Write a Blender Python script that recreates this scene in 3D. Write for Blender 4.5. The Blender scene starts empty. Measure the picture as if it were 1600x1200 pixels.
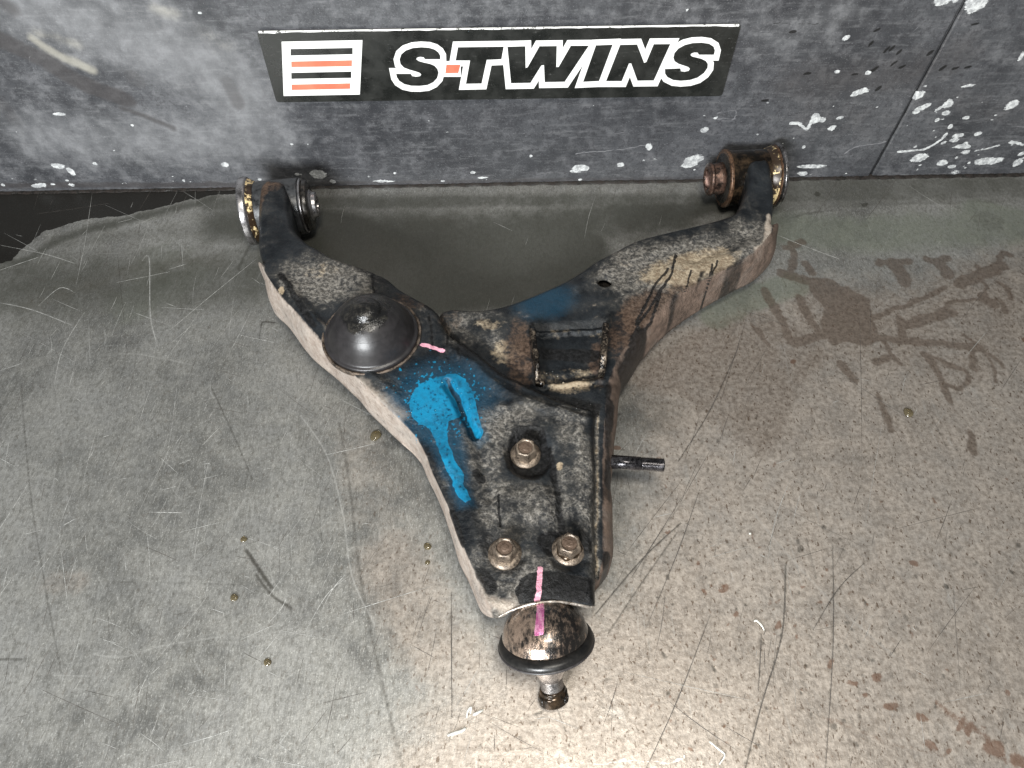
import bpy, bmesh, math, random, time
import numpy as np
from mathutils import Vector, Matrix
from mathutils.geometry import delaunay_2d_cdt
random.seed(7); rng = np.random.default_rng(11)
T0 = time.time()
S = bpy.context.scene
COL = S.collection

# ------------------------------------------------------------------ camera, world, lamps, exposure
F = 1155.; CH = .5; CD = .585
_t = math.radians(55.6); _r = math.radians(-1.0)
fw = np.array([0, math.cos(_t), -math.sin(_t)]); _u = np.array([0, math.sin(_t), math.cos(_t)]); _x = np.array([1., 0, 0])
rt = _x*math.cos(_r)+_u*math.sin(_r); up = -_x*math.sin(_r)+_u*math.cos(_r)
CP = np.array([0, -CD, CH])
cam = bpy.data.cameras.new('camera'); co = bpy.data.objects.new('camera', cam); COL.objects.link(co)
cam.sensor_width = 36; cam.lens = 36*F/1600; cam.clip_start = .01; cam.clip_end = 50
M = Matrix.Identity(4)
for i in range(3):
    M[i][0] = rt[i]; M[i][1] = up[i]; M[i][2] = -fw[i]; M[i][3] = CP[i]
co.matrix_world = M
S.camera = co
W = bpy.data.worlds.new('World'); S.world = W; W.use_nodes = True
bg = W.node_tree.nodes['Background']; bg.inputs[0].default_value = (.92, .97, 1, 1); bg.inputs[1].default_value = .15
def area(name, loc, target, sx, sy, power, col):
    L = bpy.data.lights.new(name, 'AREA'); L.shape = 'RECTANGLE'; L.size = sx; L.size_y = sy; L.energy = power; L.color = col
    o = bpy.data.objects.new(name, L); COL.objects.link(o); o.location = loc
    o.rotation_euler = (Vector(target)-Vector(loc)).to_track_quat('-Z', 'Y').to_euler()
    return o
# a lamp hanging over the bench near the photographer, and the open doorway behind
area('bench_lamp', (.10, -.66, 1.28), (.07, -.40, 0), .34, .26, 9.8, (1, .95, .86))
area('doorway_light', (-.40, -1.40, .66), (0, -.1, .05), .50, .30, 30, (.96, .985, 1))
S.view_settings.view_transform = 'Standard'; S.view_settings.look = 'None'
S.view_settings.exposure = 0.24; S.view_settings.gamma = 1
S.render.engine = 'CYCLES'

# ------------------------------------------------------------------ measuring helpers
def ray(x, y): return fw+rt*(x-800)/F-up*(y-600)/F
def az(x, y, z=0.):
    d = ray(x, y); return CP+d*(z-CH)/d[2]
def ay(x, y, yy=0.):
    d = ray(x, y); return CP+d*(yy-CP[1])/d[1]
def on(x, y, zf, z=.055):
    for _ in range(8):
        p = az(x, y, z); z = float(zf(p[0], p[1]))
    return az(x, y, z)

def smooth(t): t = np.clip(t, 0, 1); return t*t*(3-2*t)
def vnoise(X, Y, scale, seed):
    r = np.random.default_rng(seed); G = r.random((256, 256))
    x = X*scale; y = Y*scale; xi = np.floor(x).astype(int); yi = np.floor(y).astype(int)
    fx = smooth(x-xi); fy = smooth(y-yi); a = lambda i, j: G[(xi+i) & 255, (yi+j) & 255]
    return (a(0, 0)*(1-fx)+a(1, 0)*fx)*(1-fy)+(a(0, 1)*(1-fx)+a(1, 1)*fx)*fy

class Canvas:
    """wear and stain masks laid out in the surface's own metres"""
    def __init__(s, u0, u1, v0, v1, res, chans, proj, warp=.0012):
        s.u0, s.v0, s.res = u0, v0, res; s.nu = int((u1-u0)/res)+1; s.nv = int((v1-v0)/res)+1
        s.proj = proj; s.c = {k: np.zeros((s.nv, s.nu), np.float32) for k in chans}
        U, V = np.meshgrid(u0+np.arange(s.nu)*res, v0+np.arange(s.nv)*res)
        w = warp
        s.WU = (U+w*2*(vnoise(U, V, 110, 1)-.5)+w*(vnoise(U, V, 300, 2)-.5)+w*.6*(vnoise(U, V, 700, 5)-.5)).astype(np.float32)
        s.WV = (V+w*2*(vnoise(U, V, 110, 3)-.5)+w*(vnoise(U, V, 300, 4)-.5)+w*.6*(vnoise(U, V, 700, 6)-.5)).astype(np.float32)
        s.U, s.V = U, V
    def win(s, P, m):
        lo = P.min(0)-m; hi = P.max(0)+m
        i0 = max(0, int((lo[0]-s.u0)/s.res)); i1 = min(s.nu, int((hi[0]-s.u0)/s.res)+2)
        j0 = max(0, int((lo[1]-s.v0)/s.res)); j1 = min(s.nv, int((hi[1]-s.v0)/s.res)+2)
        return (slice(j0, j1), slice(i0, i1)) if i1 > i0 and j1 > j0 else None
    def put(s, ch, w, m, mode):
        A = s.c[ch]
        if mode == 'max': A[w] = np.maximum(A[w], m)
        elif mode == 'add': A[w] += m
        elif mode == 'min': A[w] = np.minimum(A[w], m)
    def pts(s, px): return np.array([s.proj(a, b) for a, b in px])
    def strokew(s, ch, P, wid, soft, val=1., mode='max', taper=False, warp=True):
        P = np.asarray(P, float); w = s.win(P, wid+soft+.004)
        if w is None: return
        X = (s.WU if warp else s.U)[w]; Y = (s.WV if warp else s.V)[w]; best = np.full(X.shape, 1e9, np.float32); n = len(P)-1
        for i in range(n):
            a, b = P[i], P[i+1]; d = b-a; L = max(d@d, 1e-12)
            t = np.clip(((X-a[0])*d[0]+(Y-a[1])*d[1])/L, 0, 1)
            dd = np.hypot(X-a[0]-t*d[0], Y-a[1]-t*d[1])
            if taper: dd = dd+wid*.9*np.abs(((i+t)/n)*2-1)**2
            best = np.minimum(best, dd)
        s.put(ch, w, val*smooth((wid/2+soft/2-best)/max(soft, 1e-6)), mode)
    def stroke(s, ch, px, wpx, softpx, val=1., mode='max', taper=False, warp=True):
        P = s.pts(px); c = np.array(px[len(px)//2]); k = np.linalg.norm(s.proj(c[0]+5, c[1])-s.proj(c[0]-5, c[1]))/10
        s.strokew(ch, curve2(P) if len(P) > 2 else P, wpx*k, softpx*k, val, mode, taper, warp)
    def poly(s, ch, px, softpx, val=1., mode='max'):
        P = s.pts(px); c = np.array(px[0]); k = np.linalg.norm(s.proj(c[0]+5, c[1])-s.proj(c[0]-5, c[1]))/10
        soft = softpx*k; w = s.win(P, soft+.003)
        if w is None: return
        X, Y = s.WU[w], s.WV[w]; ins = np.zeros(X.shape, bool); best = np.full(X.shape, 1e9, np.float32)
        for i in range(len(P)):
            a, b = P[i], P[(i+1) % len(P)]; d = b-a; L = max(d@d, 1e-12)
            t = np.clip(((X-a[0])*d[0]+(Y-a[1])*d[1])/L, 0, 1)
            best = np.minimum(best, np.hypot(X-a[0]-t*d[0], Y-a[1]-t*d[1]))
            if a[1] != b[1]:
                c = ((a[1] > Y) != (b[1] > Y)) & (X < (b[0]-a[0])*(Y-a[1])/(b[1]-a[1])+a[0]); ins ^= c
        sd = np.where(ins, best, -best)
        s.put(ch, w, val*smooth(.5+sd/max(soft, 1e-6)), mode)
    def blob(s, ch, x, y, rx, ry=None, val=1., ang=0, hard=.5, mode='max'):
        ry = ry or rx; c = s.proj(x, y); kx = np.linalg.norm(s.proj(x+3, y)-s.proj(x-3, y))/6; ky = np.linalg.norm(s.proj(x, y+3)-s.proj(x, y-3))/6
        A, B = rx*kx, ry*ky; R = max(A, B)*1.6; w = s.win(np.array([c-R, c+R]), .002)
        if w is None: return
        X = s.WU[w]-c[0]; Y = s.WV[w]-c[1]; ca, sa = math.cos(ang), math.sin(ang)
        d = np.hypot((X*ca+Y*sa)/A, (-X*sa+Y*ca)/B)
        s.put(ch, w, val*smooth((1.0+(1-hard)*.5-d)/max(1-hard, .02)), mode)
    def sample(s, ch, x, y):
        A = s.c[ch]; u = np.clip((np.asarray(x)-s.u0)/s.res, 0, s.nu-1.001); v = np.clip((np.asarray(y)-s.v0)/s.res, 0, s.nv-1.001)
        i = u.astype(int); j = v.astype(int); fu = u-i; fv = v-j
        return (A[j, i]*(1-fu)+A[j, i+1]*fu)*(1-fv)+(A[j+1, i]*(1-fu)+A[j+1, i+1]*fu)*fv

def curve2(P, n=8, closed=False):
    P = np.asarray(P, float); out = []; N = len(P); m = N if closed else N-1
    for i in range(m):
        if closed: a, b, c, d = P[(i-1) % N], P[i], P[(i+1) % N], P[(i+2) % N]
        else: a, b, c, d = P[max(i-1, 0)], P[i], P[i+1], P[min(i+2, N-1)]
        for k in range(n):
            t = k/n; out.append(.5*((2*b)+(c-a)*t+(2*a-5*b+4*c-d)*t*t+(3*b-a-3*c+d)*t**3))
    if not closed: out.append(P[-1])
    return np.array(out)

# ------------------------------------------------------------------ material helpers
class NT:
    def __init__(s, name):
        s.m = bpy.data.materials.new(name); s.m.use_nodes = True; s.t = s.m.node_tree; s.b = s.t.nodes['Principled BSDF']
        s.co = s.n('ShaderNodeNewGeometry').outputs['Position']
    def n(s, ty, **k):
        x = s.t.nodes.new(ty)
        for a, v in k.items(): setattr(x, a, v)
        return x
    def lk(s, v, sock):
        if isinstance(v, bpy.types.NodeSocket): s.t.links.new(v, sock)
        elif isinstance(v, (tuple, list)) and len(v) == 3 and sock.type == 'RGBA': sock.default_value = (*v, 1)
        else: sock.default_value = v
    def map(s, scale=(1, 1, 1), rot=(0, 0, 0), co=None):
        x = s.n('ShaderNodeMapping'); s.lk(co or s.co, x.inputs[0]); x.inputs['Rotation'].default_value = rot; x.inputs['Scale'].default_value = scale
        return x.outputs[0]
    def noise(s, scale, detail=4, rough=.6, co=None, dist=0.):
        x = s.n('ShaderNodeTexNoise'); s.lk(co or s.co, x.inputs['Vector']); x.inputs['Scale'].default_value = scale
        x.inputs['Detail'].default_value = detail; x.inputs['Roughness'].default_value = rough; x.inputs['Distortion'].default_value = dist
        return x.outputs[0]
    def voro(s, scale, feature='F1', co=None, rnd=1.):
        x = s.n('ShaderNodeTexVoronoi'); x.feature = feature; s.lk(co or s.co, x.inputs['Vector']); x.inputs['Scale'].default_value = scale
        x.inputs['Randomness'].default_value = rnd
        return x.outputs['Distance']
    def m2(s, op, a, b=0., c=None):
        x = s.n('ShaderNodeMath', operation=op); s.lk(a, x.inputs[0]); s.lk(b, x.inputs[1])
        if c is not None: s.lk(c, x.inputs[2])
        return x.outputs[0]
    def step(s, v, lo, hi, a=0., b=1.):
        x = s.n('ShaderNodeMapRange'); x.interpolation_type = 'SMOOTHSTEP'; s.lk(v, x.inputs[0])
        x.inputs[1].default_value = lo; x.inputs[2].default_value = hi; x.inputs[3].default_value = a; x.inputs[4].default_value = b
        return x.outputs[0]
    def mix(s, f, a, b):
        x = s.n('ShaderNodeMix', data_type='RGBA'); s.lk(f, x.inputs[0]); s.lk(a, x.inputs[6]); s.lk(b, x.inputs[7]); return x.outputs[2]
    def mixf(s, f, a, b):
        x = s.n('ShaderNodeMix', data_type='FLOAT'); s.lk(f, x.inputs[0]); s.lk(a, x.inputs[2]); s.lk(b, x.inputs[3]); return x.outputs[0]
    def attr(s, name):
        a = s.n('ShaderNodeAttribute'); a.attribute_name = name; x = s.n('ShaderNodeSeparateXYZ'); s.t.links.new(a.outputs['Vector'], x.inputs[0])
        return x.outputs[0], x.outputs[1], x.outputs[2]
    def edge(s, mask, noise, amp, lo=.4, hi=.6):
        return s.step(s.m2('ADD', mask, s.m2('MULTIPLY', s.m2('SUBTRACT', noise, .5), amp)), lo, hi)
    def bump(s, h, dist, strength=1., prev=None):
        x = s.n('ShaderNodeBump'); s.lk(h, x.inputs['Height']); x.inputs['Distance'].default_value = dist; s.lk(strength, x.inputs['Strength'])
        if prev is not None: s.lk(prev, x.inputs['Normal'])
        return x.outputs[0]
    def out(s, col=None, rough=None, metal=None, nrm=None, spec=None, coat=None):
        I = s.b.inputs
        if col is not None: s.lk(col, I['Base Color'])
        if rough is not None: s.lk(rough, I['Roughness'])
        if metal is not None: s.lk(metal, I['Metallic'])
        if nrm is not None: s.lk(nrm, I['Normal'])
        if spec is not None: s.lk(spec, I['Specular IOR Level'])
        if coat is not None: s.lk(coat, I['Coat Weight']); I['Coat Roughness'].default_value = .2
        return s.m

def mat_floor():
    t = NT('worn_galvanised_steel')
    stain, light, dark = t.attr('fa'); wet, rust, green = t.attr('fb'); white, brown, shade_band = t.attr('fc')
    n1 = t.noise(7, 5, .6); n2 = t.noise(45, 5, .65); n3 = t.noise(260, 4, .7); n4 = t.noise(900, 3, .7)
    brush = t.noise(60, 4, .7, t.map((5, 1, 1), (0, 0, .12))); brush2 = t.noise(60, 4, .7, t.map((1.2, 9, 1), (0, 0, -.5)))
    c = t.mix(t.step(n1, .35, .65), (.17, .170, .162), (.45, .446, .425))
    c = t.mix(t.m2('MULTIPLY', t.step(n2, .32, .68), .8), c, (.35, .345, .32))
    c = t.mix(t.m2('MULTIPLY', t.step(t.noise(18, 6, .75, t.map((2.2, 1, 1), (0, 0, .2))), .5, .68), .5), c, (.15, .148, .135))
    c = t.mix(t.m2('MULTIPLY', t.step(brush, .42, .72), .42), c, (.42, .42, .4))
    c = t.mix(t.m2('MULTIPLY', t.step(brush2, .5, .8), .22), c, (.12, .12, .11))
    c = t.mix(t.m2('MULTIPLY', t.step(t.m2('ADD', t.m2('MULTIPLY', n3, .45), t.m2('MULTIPLY', t.noise(150, 5, .75, t.map((2.6, 1, 1), (0, 0, .1))), .55)), .42, .64), .65), c, (.15, .146, .13))
    c = t.mix(t.m2('MULTIPLY', t.step(t.m2('ADD', t.m2('MULTIPLY', n4, .4), t.m2('MULTIPLY', t.noise(330, 4, .75, t.map((3.2, 1, 1), (0, 0, -.15))), .6)), .50, .66), .6), c, (.74, .74, .70))
    # warm tarnish towards the right
    bm = t.edge(brown, n2, .7, .15, .95)
    c = t.mix(t.m2('MULTIPLY', bm, .6), c, t.mix(t.step(n3, .35, .65), (.58, .495, .42), (.33, .265, .215)))
    gr = t.edge(green, n2, .6, .2, .9)
    c = t.mix(t.m2('MULTIPLY', gr, .55), c, (.25, .28, .215))
    # fine pits, denser in the tarnish
    pit = t.m2('MULTIPLY', t.step(t.noise(420, 2, .6, t.map((1, .55, 1), (0, 0, -.35))), .60, .68), t.m2('ADD', .25, t.m2('MULTIPLY', brown, .6)))
    c = t.mix(pit, c, (.11, .075, .05))
    # procedural hairlines
    hair = None
    for ang, sx, off in ((.35, 15, 0), (-.9, 13, 3), (-.12, 17, 11)):
        v = t.voro(2.3, 'DISTANCE_TO_EDGE', t.map((sx, 1.7, 1), (0, 0, ang)))
        g = t.m2('MULTIPLY', t.step(v, .0, .022, 1, 0), t.step(t.noise(16+off*.9, 4, .7, t.map((1, 1, 1), (0, 0, off))), .56, .66))
        hair = g if hair is None else t.m2('MAXIMUM', hair, g)
    c = t.mix(t.m2('MULTIPLY', hair, .22), c, (.66, .66, .63))
    c = t.mix(t.m2('MULTIPLY', t.edge(light, n3, .5, .1, .9), .75), c, (.8, .8, .77))
    c = t.mix(t.m2('MULTIPLY', t.edge(dark, n3, .5, .1, .9), .8), c, (.065, .06, .05))
    st = t.edge(stain, t.m2('ADD', t.m2('MULTIPLY', n2, .6), t.m2('MULTIPLY', n3, .4)), .9, .15, .85)
    c = t.mix(t.m2('MULTIPLY', st, .62), c, t.mix(t.step(n3, .3, .7), (.21, .15, .11), (.135, .098, .072)))
    ru = t.edge(rust, t.m2('ADD', t.m2('MULTIPLY', n3, .6), t.m2('MULTIPLY', n4, .4)), 1.3, .3, .8)
    c = t.mix(t.m2('MULTIPLY', ru, .72), c, (.17, .09, .055))
    bd = t.edge(shade_band, n2, .6, .05, .9)
    c = t.mix(t.m2('MULTIPLY', bd, .88), c, (.034, .035, .027))  # painted-in shade near the wall and between the legs
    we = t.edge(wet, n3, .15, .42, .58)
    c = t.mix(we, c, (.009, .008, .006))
    wh = t.edge(white, n3, .4, .4, .6); c = t.mix(wh, c, (.85, .85, .8))
    r = t.mixf(t.step(n2, .3, .7), .38, .52); r = t.mixf(st, r, .33); r = t.mixf(we, r, .5)
    r = t.m2('ADD', r, t.m2('MULTIPLY', t.m2('SUBTRACT', brush, .5), .25))
    met = t.m2('MULTIPLY', t.m2('SUBTRACT', 1, t.m2('MAXIMUM', we, wh)), .68)
    met = t.mixf(bd, met, .25)
    h = t.m2('ADD', t.m2('MULTIPLY', n3, .5), t.m2('SUBTRACT', t.m2('MULTIPLY', brush, .4), t.m2('MULTIPLY', t.m2('MAXIMUM', light, dark), .18)))
    nr = t.bump(h, .0006, .6)
    return t.out(c, r, met, nr)

def mat_wall():
    t = NT('black_painted_steel')
    chip, pale, darkm = t.attr('wa'); tanm, scr, line = t.attr('wb')
    n1 = t.noise(9, 6, .65); n2 = t.noise(60, 5, .65); n3 = t.noise(300, 4, .7); n4 = t.noise(900, 3, .7)
    st = t.noise(30, 5, .7, t.map((1, 1, 7))); 
    c = t.mix(t.step(n1, .35, .65), (.040, .042, .047), (.090, .093, .101))
    c = t.mix(t.m2('MULTIPLY', t.step(n2, .45, .7), .5), c, (.17, .172, .182))
    c = t.mix(t.m2('MULTIPLY', t.step(st, .48, .7), .5), c, (.19, .192, .2))
    c = t.mix(t.m2('MULTIPLY', t.step(n3, .46, .66), .6), c, (.038, .038, .043))
    c = t.mix(t.m2('MULTIPLY', t.step(n4, .58, .70), .4), c, (.33, .33, .34))
    c = t.mix(t.m2('MULTIPLY', t.edge(pale, n2, 1.1, .1, 1.1), .5), c, (.33, .335, .345))
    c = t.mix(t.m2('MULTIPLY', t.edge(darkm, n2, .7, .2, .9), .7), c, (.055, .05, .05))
    c = t.mix(t.m2('MULTIPLY', t.edge(tanm, n2, .8, .2, .9), .6), c, (.42, .40, .34))
    c = t.mix(t.m2('MULTIPLY', t.edge(scr, n3, .6, .2, .8), .5), c, (.42, .42, .44))
    c = t.mix(t.m2('MULTIPLY', t.edge(line, n3, .3, .3, .7), .9), c, (.01, .01, .01))
    cp = t.edge(chip, t.m2('ADD', t.m2('MULTIPLY', t.noise(330, 5, .75, t.map((.6, 1, 1.6))), .7), t.m2('MULTIPLY', n4, .3)), 2.3, .44, .58)
    c = t.mix(cp, c, t.mix(t.step(n3, .35, .65), (.34, .35, .36), (.72, .74, .74)))
    r = t.mixf(t.step(n2, .3, .7), .34, .52); r = t.mixf(cp, r, .55)
    nr = t.bump(t.m2('ADD', t.m2('MULTIPLY', n2, .7), t.m2('ADD', t.m2('MULTIPLY', n3, .35), t.m2('MULTIPLY', cp, -.3))), .0012, .5)
    return t.out(c, r, .15, nr)

def mat_arm(name, skirt_a, skirt_b):
    t = NT(name)
    dust, tan, rust = t.attr('aa'); blue, black, sk = t.attr('ab'); pink, spray, bare = t.attr('ac')
    n1 = t.noise(28, 5, .6); n2 = t.noise(95, 6, .68); n3 = t.noise(330, 5, .7); n4 = t.noise(1000, 3, .7)
    flk = t.noise(150, 6, .72, dist=.3)
    c = t.mix(t.step(n2, .3, .7), (.004, .005, .0065), (.013, .0155, .018))
    # rubbed grey-blue sheen
    c = t.mix(t.m2('MULTIPLY', t.step(n1, .42, .68), .4), c, (.034, .039, .044))
    fl2 = t.m2('ADD', t.m2('MULTIPLY', t.noise(55, 4, .65), .48), t.m2('ADD', t.m2('MULTIPLY', flk, .34), t.m2('MULTIPLY', n3, .18)))
    dd = t.m2('ADD', fl2, t.m2('MULTIPLY', t.m2('SUBTRACT', dust, .55), .3))
    d0 = t.step(dd, .38, .7); c = t.mix(t.m2('MULTIPLY', d0, .75), c, t.mix(t.step(n2, .35, .65), (.05, .05, .05), (.105, .096, .082)))
    d1 = t.m2('MULTIPLY', t.step(dd, .49, .66), t.step(n3, .40, .58))
    c = t.mix(t.m2('MULTIPLY', d1, .8), c, t.mix(t.step(n4, .3, .7), (.15, .137, .118), (.33, .31, .28)))
    d2 = t.m2('MULTIPLY', t.step(t.m2('ADD', fl2, t.m2('MULTIPLY', t.m2('SUBTRACT', tan, .5), .42)), .50, .68), t.step(t.m2('ADD', n3, t.m2('MULTIPLY', tan, .2)), .42, .62))
    c = t.mix(t.m2('MULTIPLY', d2, .8), c, t.mix(t.step(n3, .35, .65), (.27, .20, .13), (.45, .37, .26)))
    d3 = t.step(t.m2('ADD', fl2, t.m2('MULTIPLY', t.m2('SUBTRACT', rust, .5), .36)), .48, .68)
    c = t.mix(t.m2('MULTIPLY', d3, .85), c, t.mix(t.step(n3, .35, .65), (.035, .021, .014), (.12, .08, .057)))
    b2 = t.edge(bare, n2, .6, .3, .8)
    c = t.mix(t.m2('MULTIPLY', b2, .85), c, t.mix(t.step(n3, .3, .7), (.40, .33, .27), (.52, .46, .39)))
    ks = t.edge(sk, n2, .55, .22, .5)
    c = t.mix(t.m2('MULTIPLY', ks, .93), c, t.mix(t.step(t.m2('ADD', t.m2('MULTIPLY', n2, .5), t.m2('ADD', t.m2('MULTIPLY', n1, .25), t.m2('MULTIPLY', n3, .25))), .34, .64), skirt_a, skirt_b))
    pit = t.m2('MULTIPLY', ks, t.step(t.m2('ADD', t.m2('MULTIPLY', flk, .6), t.m2('MULTIPLY', n3, .4)), .53, .62))
    c = t.mix(t.m2('MULTIPLY', pit, .6), c, (.085, .06, .045))
    c = t.mix(t.m2('MULTIPLY', t.m2('MULTIPLY', ks, t.step(n1, .5, .7)), .4), c, (.17, .155, .14))
    bl = t.edge(black, n2, .55, .35, .6)
    c = t.mix(t.m2('MULTIPLY', bl, .93), c, t.mix(t.step(n3, .4, .65), (.004, .004, .004), (.016, .016, .017)))
    sp = t.edge(spray, t.m2('ADD', t.m2('MULTIPLY', n4, .6), t.m2('MULTIPLY', n3, .4)), 1.2, .1, 1.15)
    c = t.mix(t.m2('MULTIPLY', sp, .62), c, (.01, .055, .10))
    be = t.m2('MULTIPLY', t.edge(blue, t.m2('ADD', t.m2('MULTIPLY', n3, .6), t.m2('MULTIPLY', n2, .4)), .8, .35, .62), t.mixf(t.step(t.m2('ADD', t.m2('MULTIPLY', n2, .6), t.m2('MULTIPLY', n3, .4)), .36, .56), .62, 1.))
    c = t.mix(be, c, t.mix(t.step(t.m2('ADD', t.m2('MULTIPLY', n1, .55), t.m2('MULTIPLY', n2, .45)), .38, .6), (.003, .105, .20), (.006, .19, .35)))
    pk = t.m2('MULTIPLY', t.edge(pink, t.m2('ADD', t.m2('MULTIPLY', n3, .5), t.m2('MULTIPLY', n4, .5)), 1.7, .42, .66), .9)
    c = t.mix(pk, c, t.mix(t.step(n3, .3, .7), (.60, .24, .34), (.85, .48, .56)))
    r = t.mixf(d1, .36, .62); r = t.mixf(ks, r, .7); r = t.mixf(bl, r, .42); r = t.mixf(be, r, .34)
    h = t.m2('ADD', t.m2('MULTIPLY', d1, .35), t.m2('ADD', t.m2('MULTIPLY', n3, .6), t.m2('MULTIPLY', n2, .5)))
    nr = t.bump(h, .0016, t.mixf(be, .8, .3))
    return t.out(c, r, 0., nr, t.mixf(t.m2('MAXIMUM', be, ks), .22, .4))

def mat_simple(name, ca, cb, ra, rb, metal=0., scale=200, bd=.0005, bs=.5, lo=.35, hi=.65, coat=None, det=5):
    t = NT(name); n = t.noise(scale, det, .65); n2 = t.noise(scale*4, 3, .7)
    v = t.m2('ADD', t.m2('MULTIPLY', n, .7), t.m2('MULTIPLY', n2, .3))
    f = t.step(v, lo, hi)
    return t.out(t.mix(f, ca, cb), t.mixf(f, ra, rb), metal, t.bump(v, bd, bs), None, coat)

MF = mat_floor(); MW = mat_wall()
MA = mat_arm('chipped_black_paint_tan_dirt', (.24, .185, .15), (.45, .395, .345))
MB_ = mat_arm('chipped_black_paint_brown_grime', (.06, .042, .032), (.22, .155, .12))
MRUB = mat_simple('black_rubber', (.024, .022, .023), (.05, .046, .047), .33, .48, 0, 120, .0004, .3)
MBOOT = mat_simple('black_boot_rubber', (.006, .006, .006), (.016, .015, .014), .3, .42, 0, 120, .0003, .3)
MBLK = mat_simple('oily_black_steel', (.006, .006, .006), (.03, .026, .022), .15, .38, .3, 90, .0006, .5)
MRST = mat_simple('oily_rusted_steel', (.010, .008, .006), (.085, .055, .032), .12, .26, .5, 48, .0007, .5, .4, .66)
MCOP = mat_simple('copper_rust_rim', (.02, .013, .009), (.17, .095, .055), .25, .45, .4, 160, .0007, .6)
MSTL = mat_simple('bright_worn_steel', (.30, .28, .27), (.62, .58, .56), .2, .36, .95, 300, .0003, .5)
MZNC = mat_simple('greasy_zinc_steel', (.035, .03, .026), (.34, .33, .335), .16, .30, .85, 42, .0003, .4, .3, .6)
MBLT = mat_simple('brown_plated_bolt', (.07, .055, .043), (.27, .215, .165), .26, .42, .55, 260, .0006, .8)
MBTP = mat_simple('brown_bolt_top', (.09, .06, .042), (.17, .12, .09), .35, .5, .5, 500, .0006, .8)
MGLD = mat_simple('yellow_worn_face', (.03, .018, .010), (.90, .70, .38), .3, .5, .2, 60, .0003, .5, .50, .58)
MOIL = None
def mat_sign(name, ca, cb, r=.3):
    t = NT(name); n = t.noise(60, 5, .6); sc = t.noise(90, 3, .6, t.map((1, 1, 5), (0, .5, 0))); f = t.noise(700, 3, .7)
    g = t.m2('MULTIPLY', t.step(sc, .58, .72), t.step(f, .45, .65))
    c = t.mix(t.step(n, .35, .65), ca, cb); c = t.mix(t.m2('MULTIPLY', g, .35), c, (.20, .20, .19))
    return t.out(c, t.mixf(t.step(n, .35, .65), r, r+.18), 0, t.bump(f, .0001, .3))
MSK = mat_sign('sign_black', (.012, .013, .012), (.022, .023, .021), .24)
MSW = mat_sign('sign_white', (.84, .84, .82), (.9, .9, .88), .3)
MSR = mat_sign('sign_coral', (.78, .16, .095), (.82, .2, .12), .3)

# ------------------------------------------------------------------ object helpers
def tag(o, label=None, cat=None, group=None, kind=None):
    if label: o['label'] = label
    if cat: o['category'] = cat
    if group: o['group'] = group
    if kind: o['kind'] = kind
    return o
def empty(name, loc):
    o = bpy.data.objects.new(name, None); COL.objects.link(o); o.location = loc; o.empty_display_size = .01; return o
def mk(name, V, Fc, mat, parent=None, smoothf=True, attrs=None, mats=None, midx=None):
    me = bpy.data.meshes.new(name); V = np.asarray(V, float)
    if isinstance(Fc, np.ndarray):
        me.vertices.add(len(V)); me.vertices.foreach_set('co', V.astype(np.float32).ravel())
        k = Fc.shape[1]; me.loops.add(Fc.size); me.loops.foreach_set('vertex_index', Fc.astype(np.int32).ravel())
        me.polygons.add(len(Fc)); me.polygons.foreach_set('loop_start', np.arange(0, Fc.size, k, dtype=np.int32))
        me.update(calc_edges=True)
    else: me.from_pydata([tuple(v) for v in V], [], [tuple(f) for f in Fc]); me.update()
    me.polygons.foreach_set('use_smooth', [bool(smoothf)]*len(me.polygons))
    for m in (mats or [mat]): me.materials.append(m)
    if midx is not None: me.polygons.foreach_set('material_index', list(midx))
    if attrs:
        for k, a in attrs.items():
            at = me.attributes.new(k, 'FLOAT_VECTOR', 'POINT'); at.data.foreach_set('vector', np.asarray(a, np.float32).ravel())
    me.validate()
    o = bpy.data.objects.new(name, me); COL.objects.link(o)
    if parent is not None:
        o.parent = parent; o.matrix_parent_inverse = Matrix.Translation(parent_loc(parent)).inverted()
    return o
def parent_loc(p):
    return p.location.copy() if p.type == 'EMPTY' else Vector((0, 0, 0))   # meshes are built in world metres
def frame(a):
    a = Vector(a).normalized(); h = Vector((0, 0, 1)) if abs(a.z) < .9 else Vector((1, 0, 0))
    e1 = a.cross(h).normalized(); e2 = a.cross(e1).normalized(); return e1, e2, a
def lathe(name, c, axis, prof, mat, parent, seg=72, fn=None, smoothf=True, sharp=True):
    """prof: list of (t along axis, r); consecutive equal points make a hard edge"""
    e1, e2, a = frame(axis); c = Vector(c); V = []; Fc = []; P = []
    for i, p in enumerate(prof): P.append(p)
    for (t, r) in P:
        for k in range(seg):
            th = 2*math.pi*k/seg; rr = r*(fn(t, th) if fn else 1)
            V.append(c+a*t+(e1*math.cos(th)+e2*math.sin(th))*rr)
    for i in range(len(P)-1):
        if P[i] == P[i+1]: continue
        for k in range(seg):
            k2 = (k+1) % seg; Fc.append((i*seg+k, i*seg+k2, (i+1)*seg+k2, (i+1)*seg+k))
    if P[0][1] > 1e-5: Fc.append(tuple(range(seg))[::-1])
    if P[-1][1] > 1e-5: Fc.append(tuple((len(P)-1)*seg+k for k in range(seg)))
    o = mk(name, V, Fc, mat, parent, smoothf)
    bm = bmesh.new(); bm.from_mesh(o.data); bmesh.ops.remove_doubles(bm, verts=bm.verts, dist=1e-7) if not sharp else None
    bmesh.ops.recalc_face_normals(bm, faces=bm.faces); bm.to_mesh(o.data); bm.free()
    return o
def hard(prof):
    out = []
    for p in prof: out += [p, p]
    return out
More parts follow.
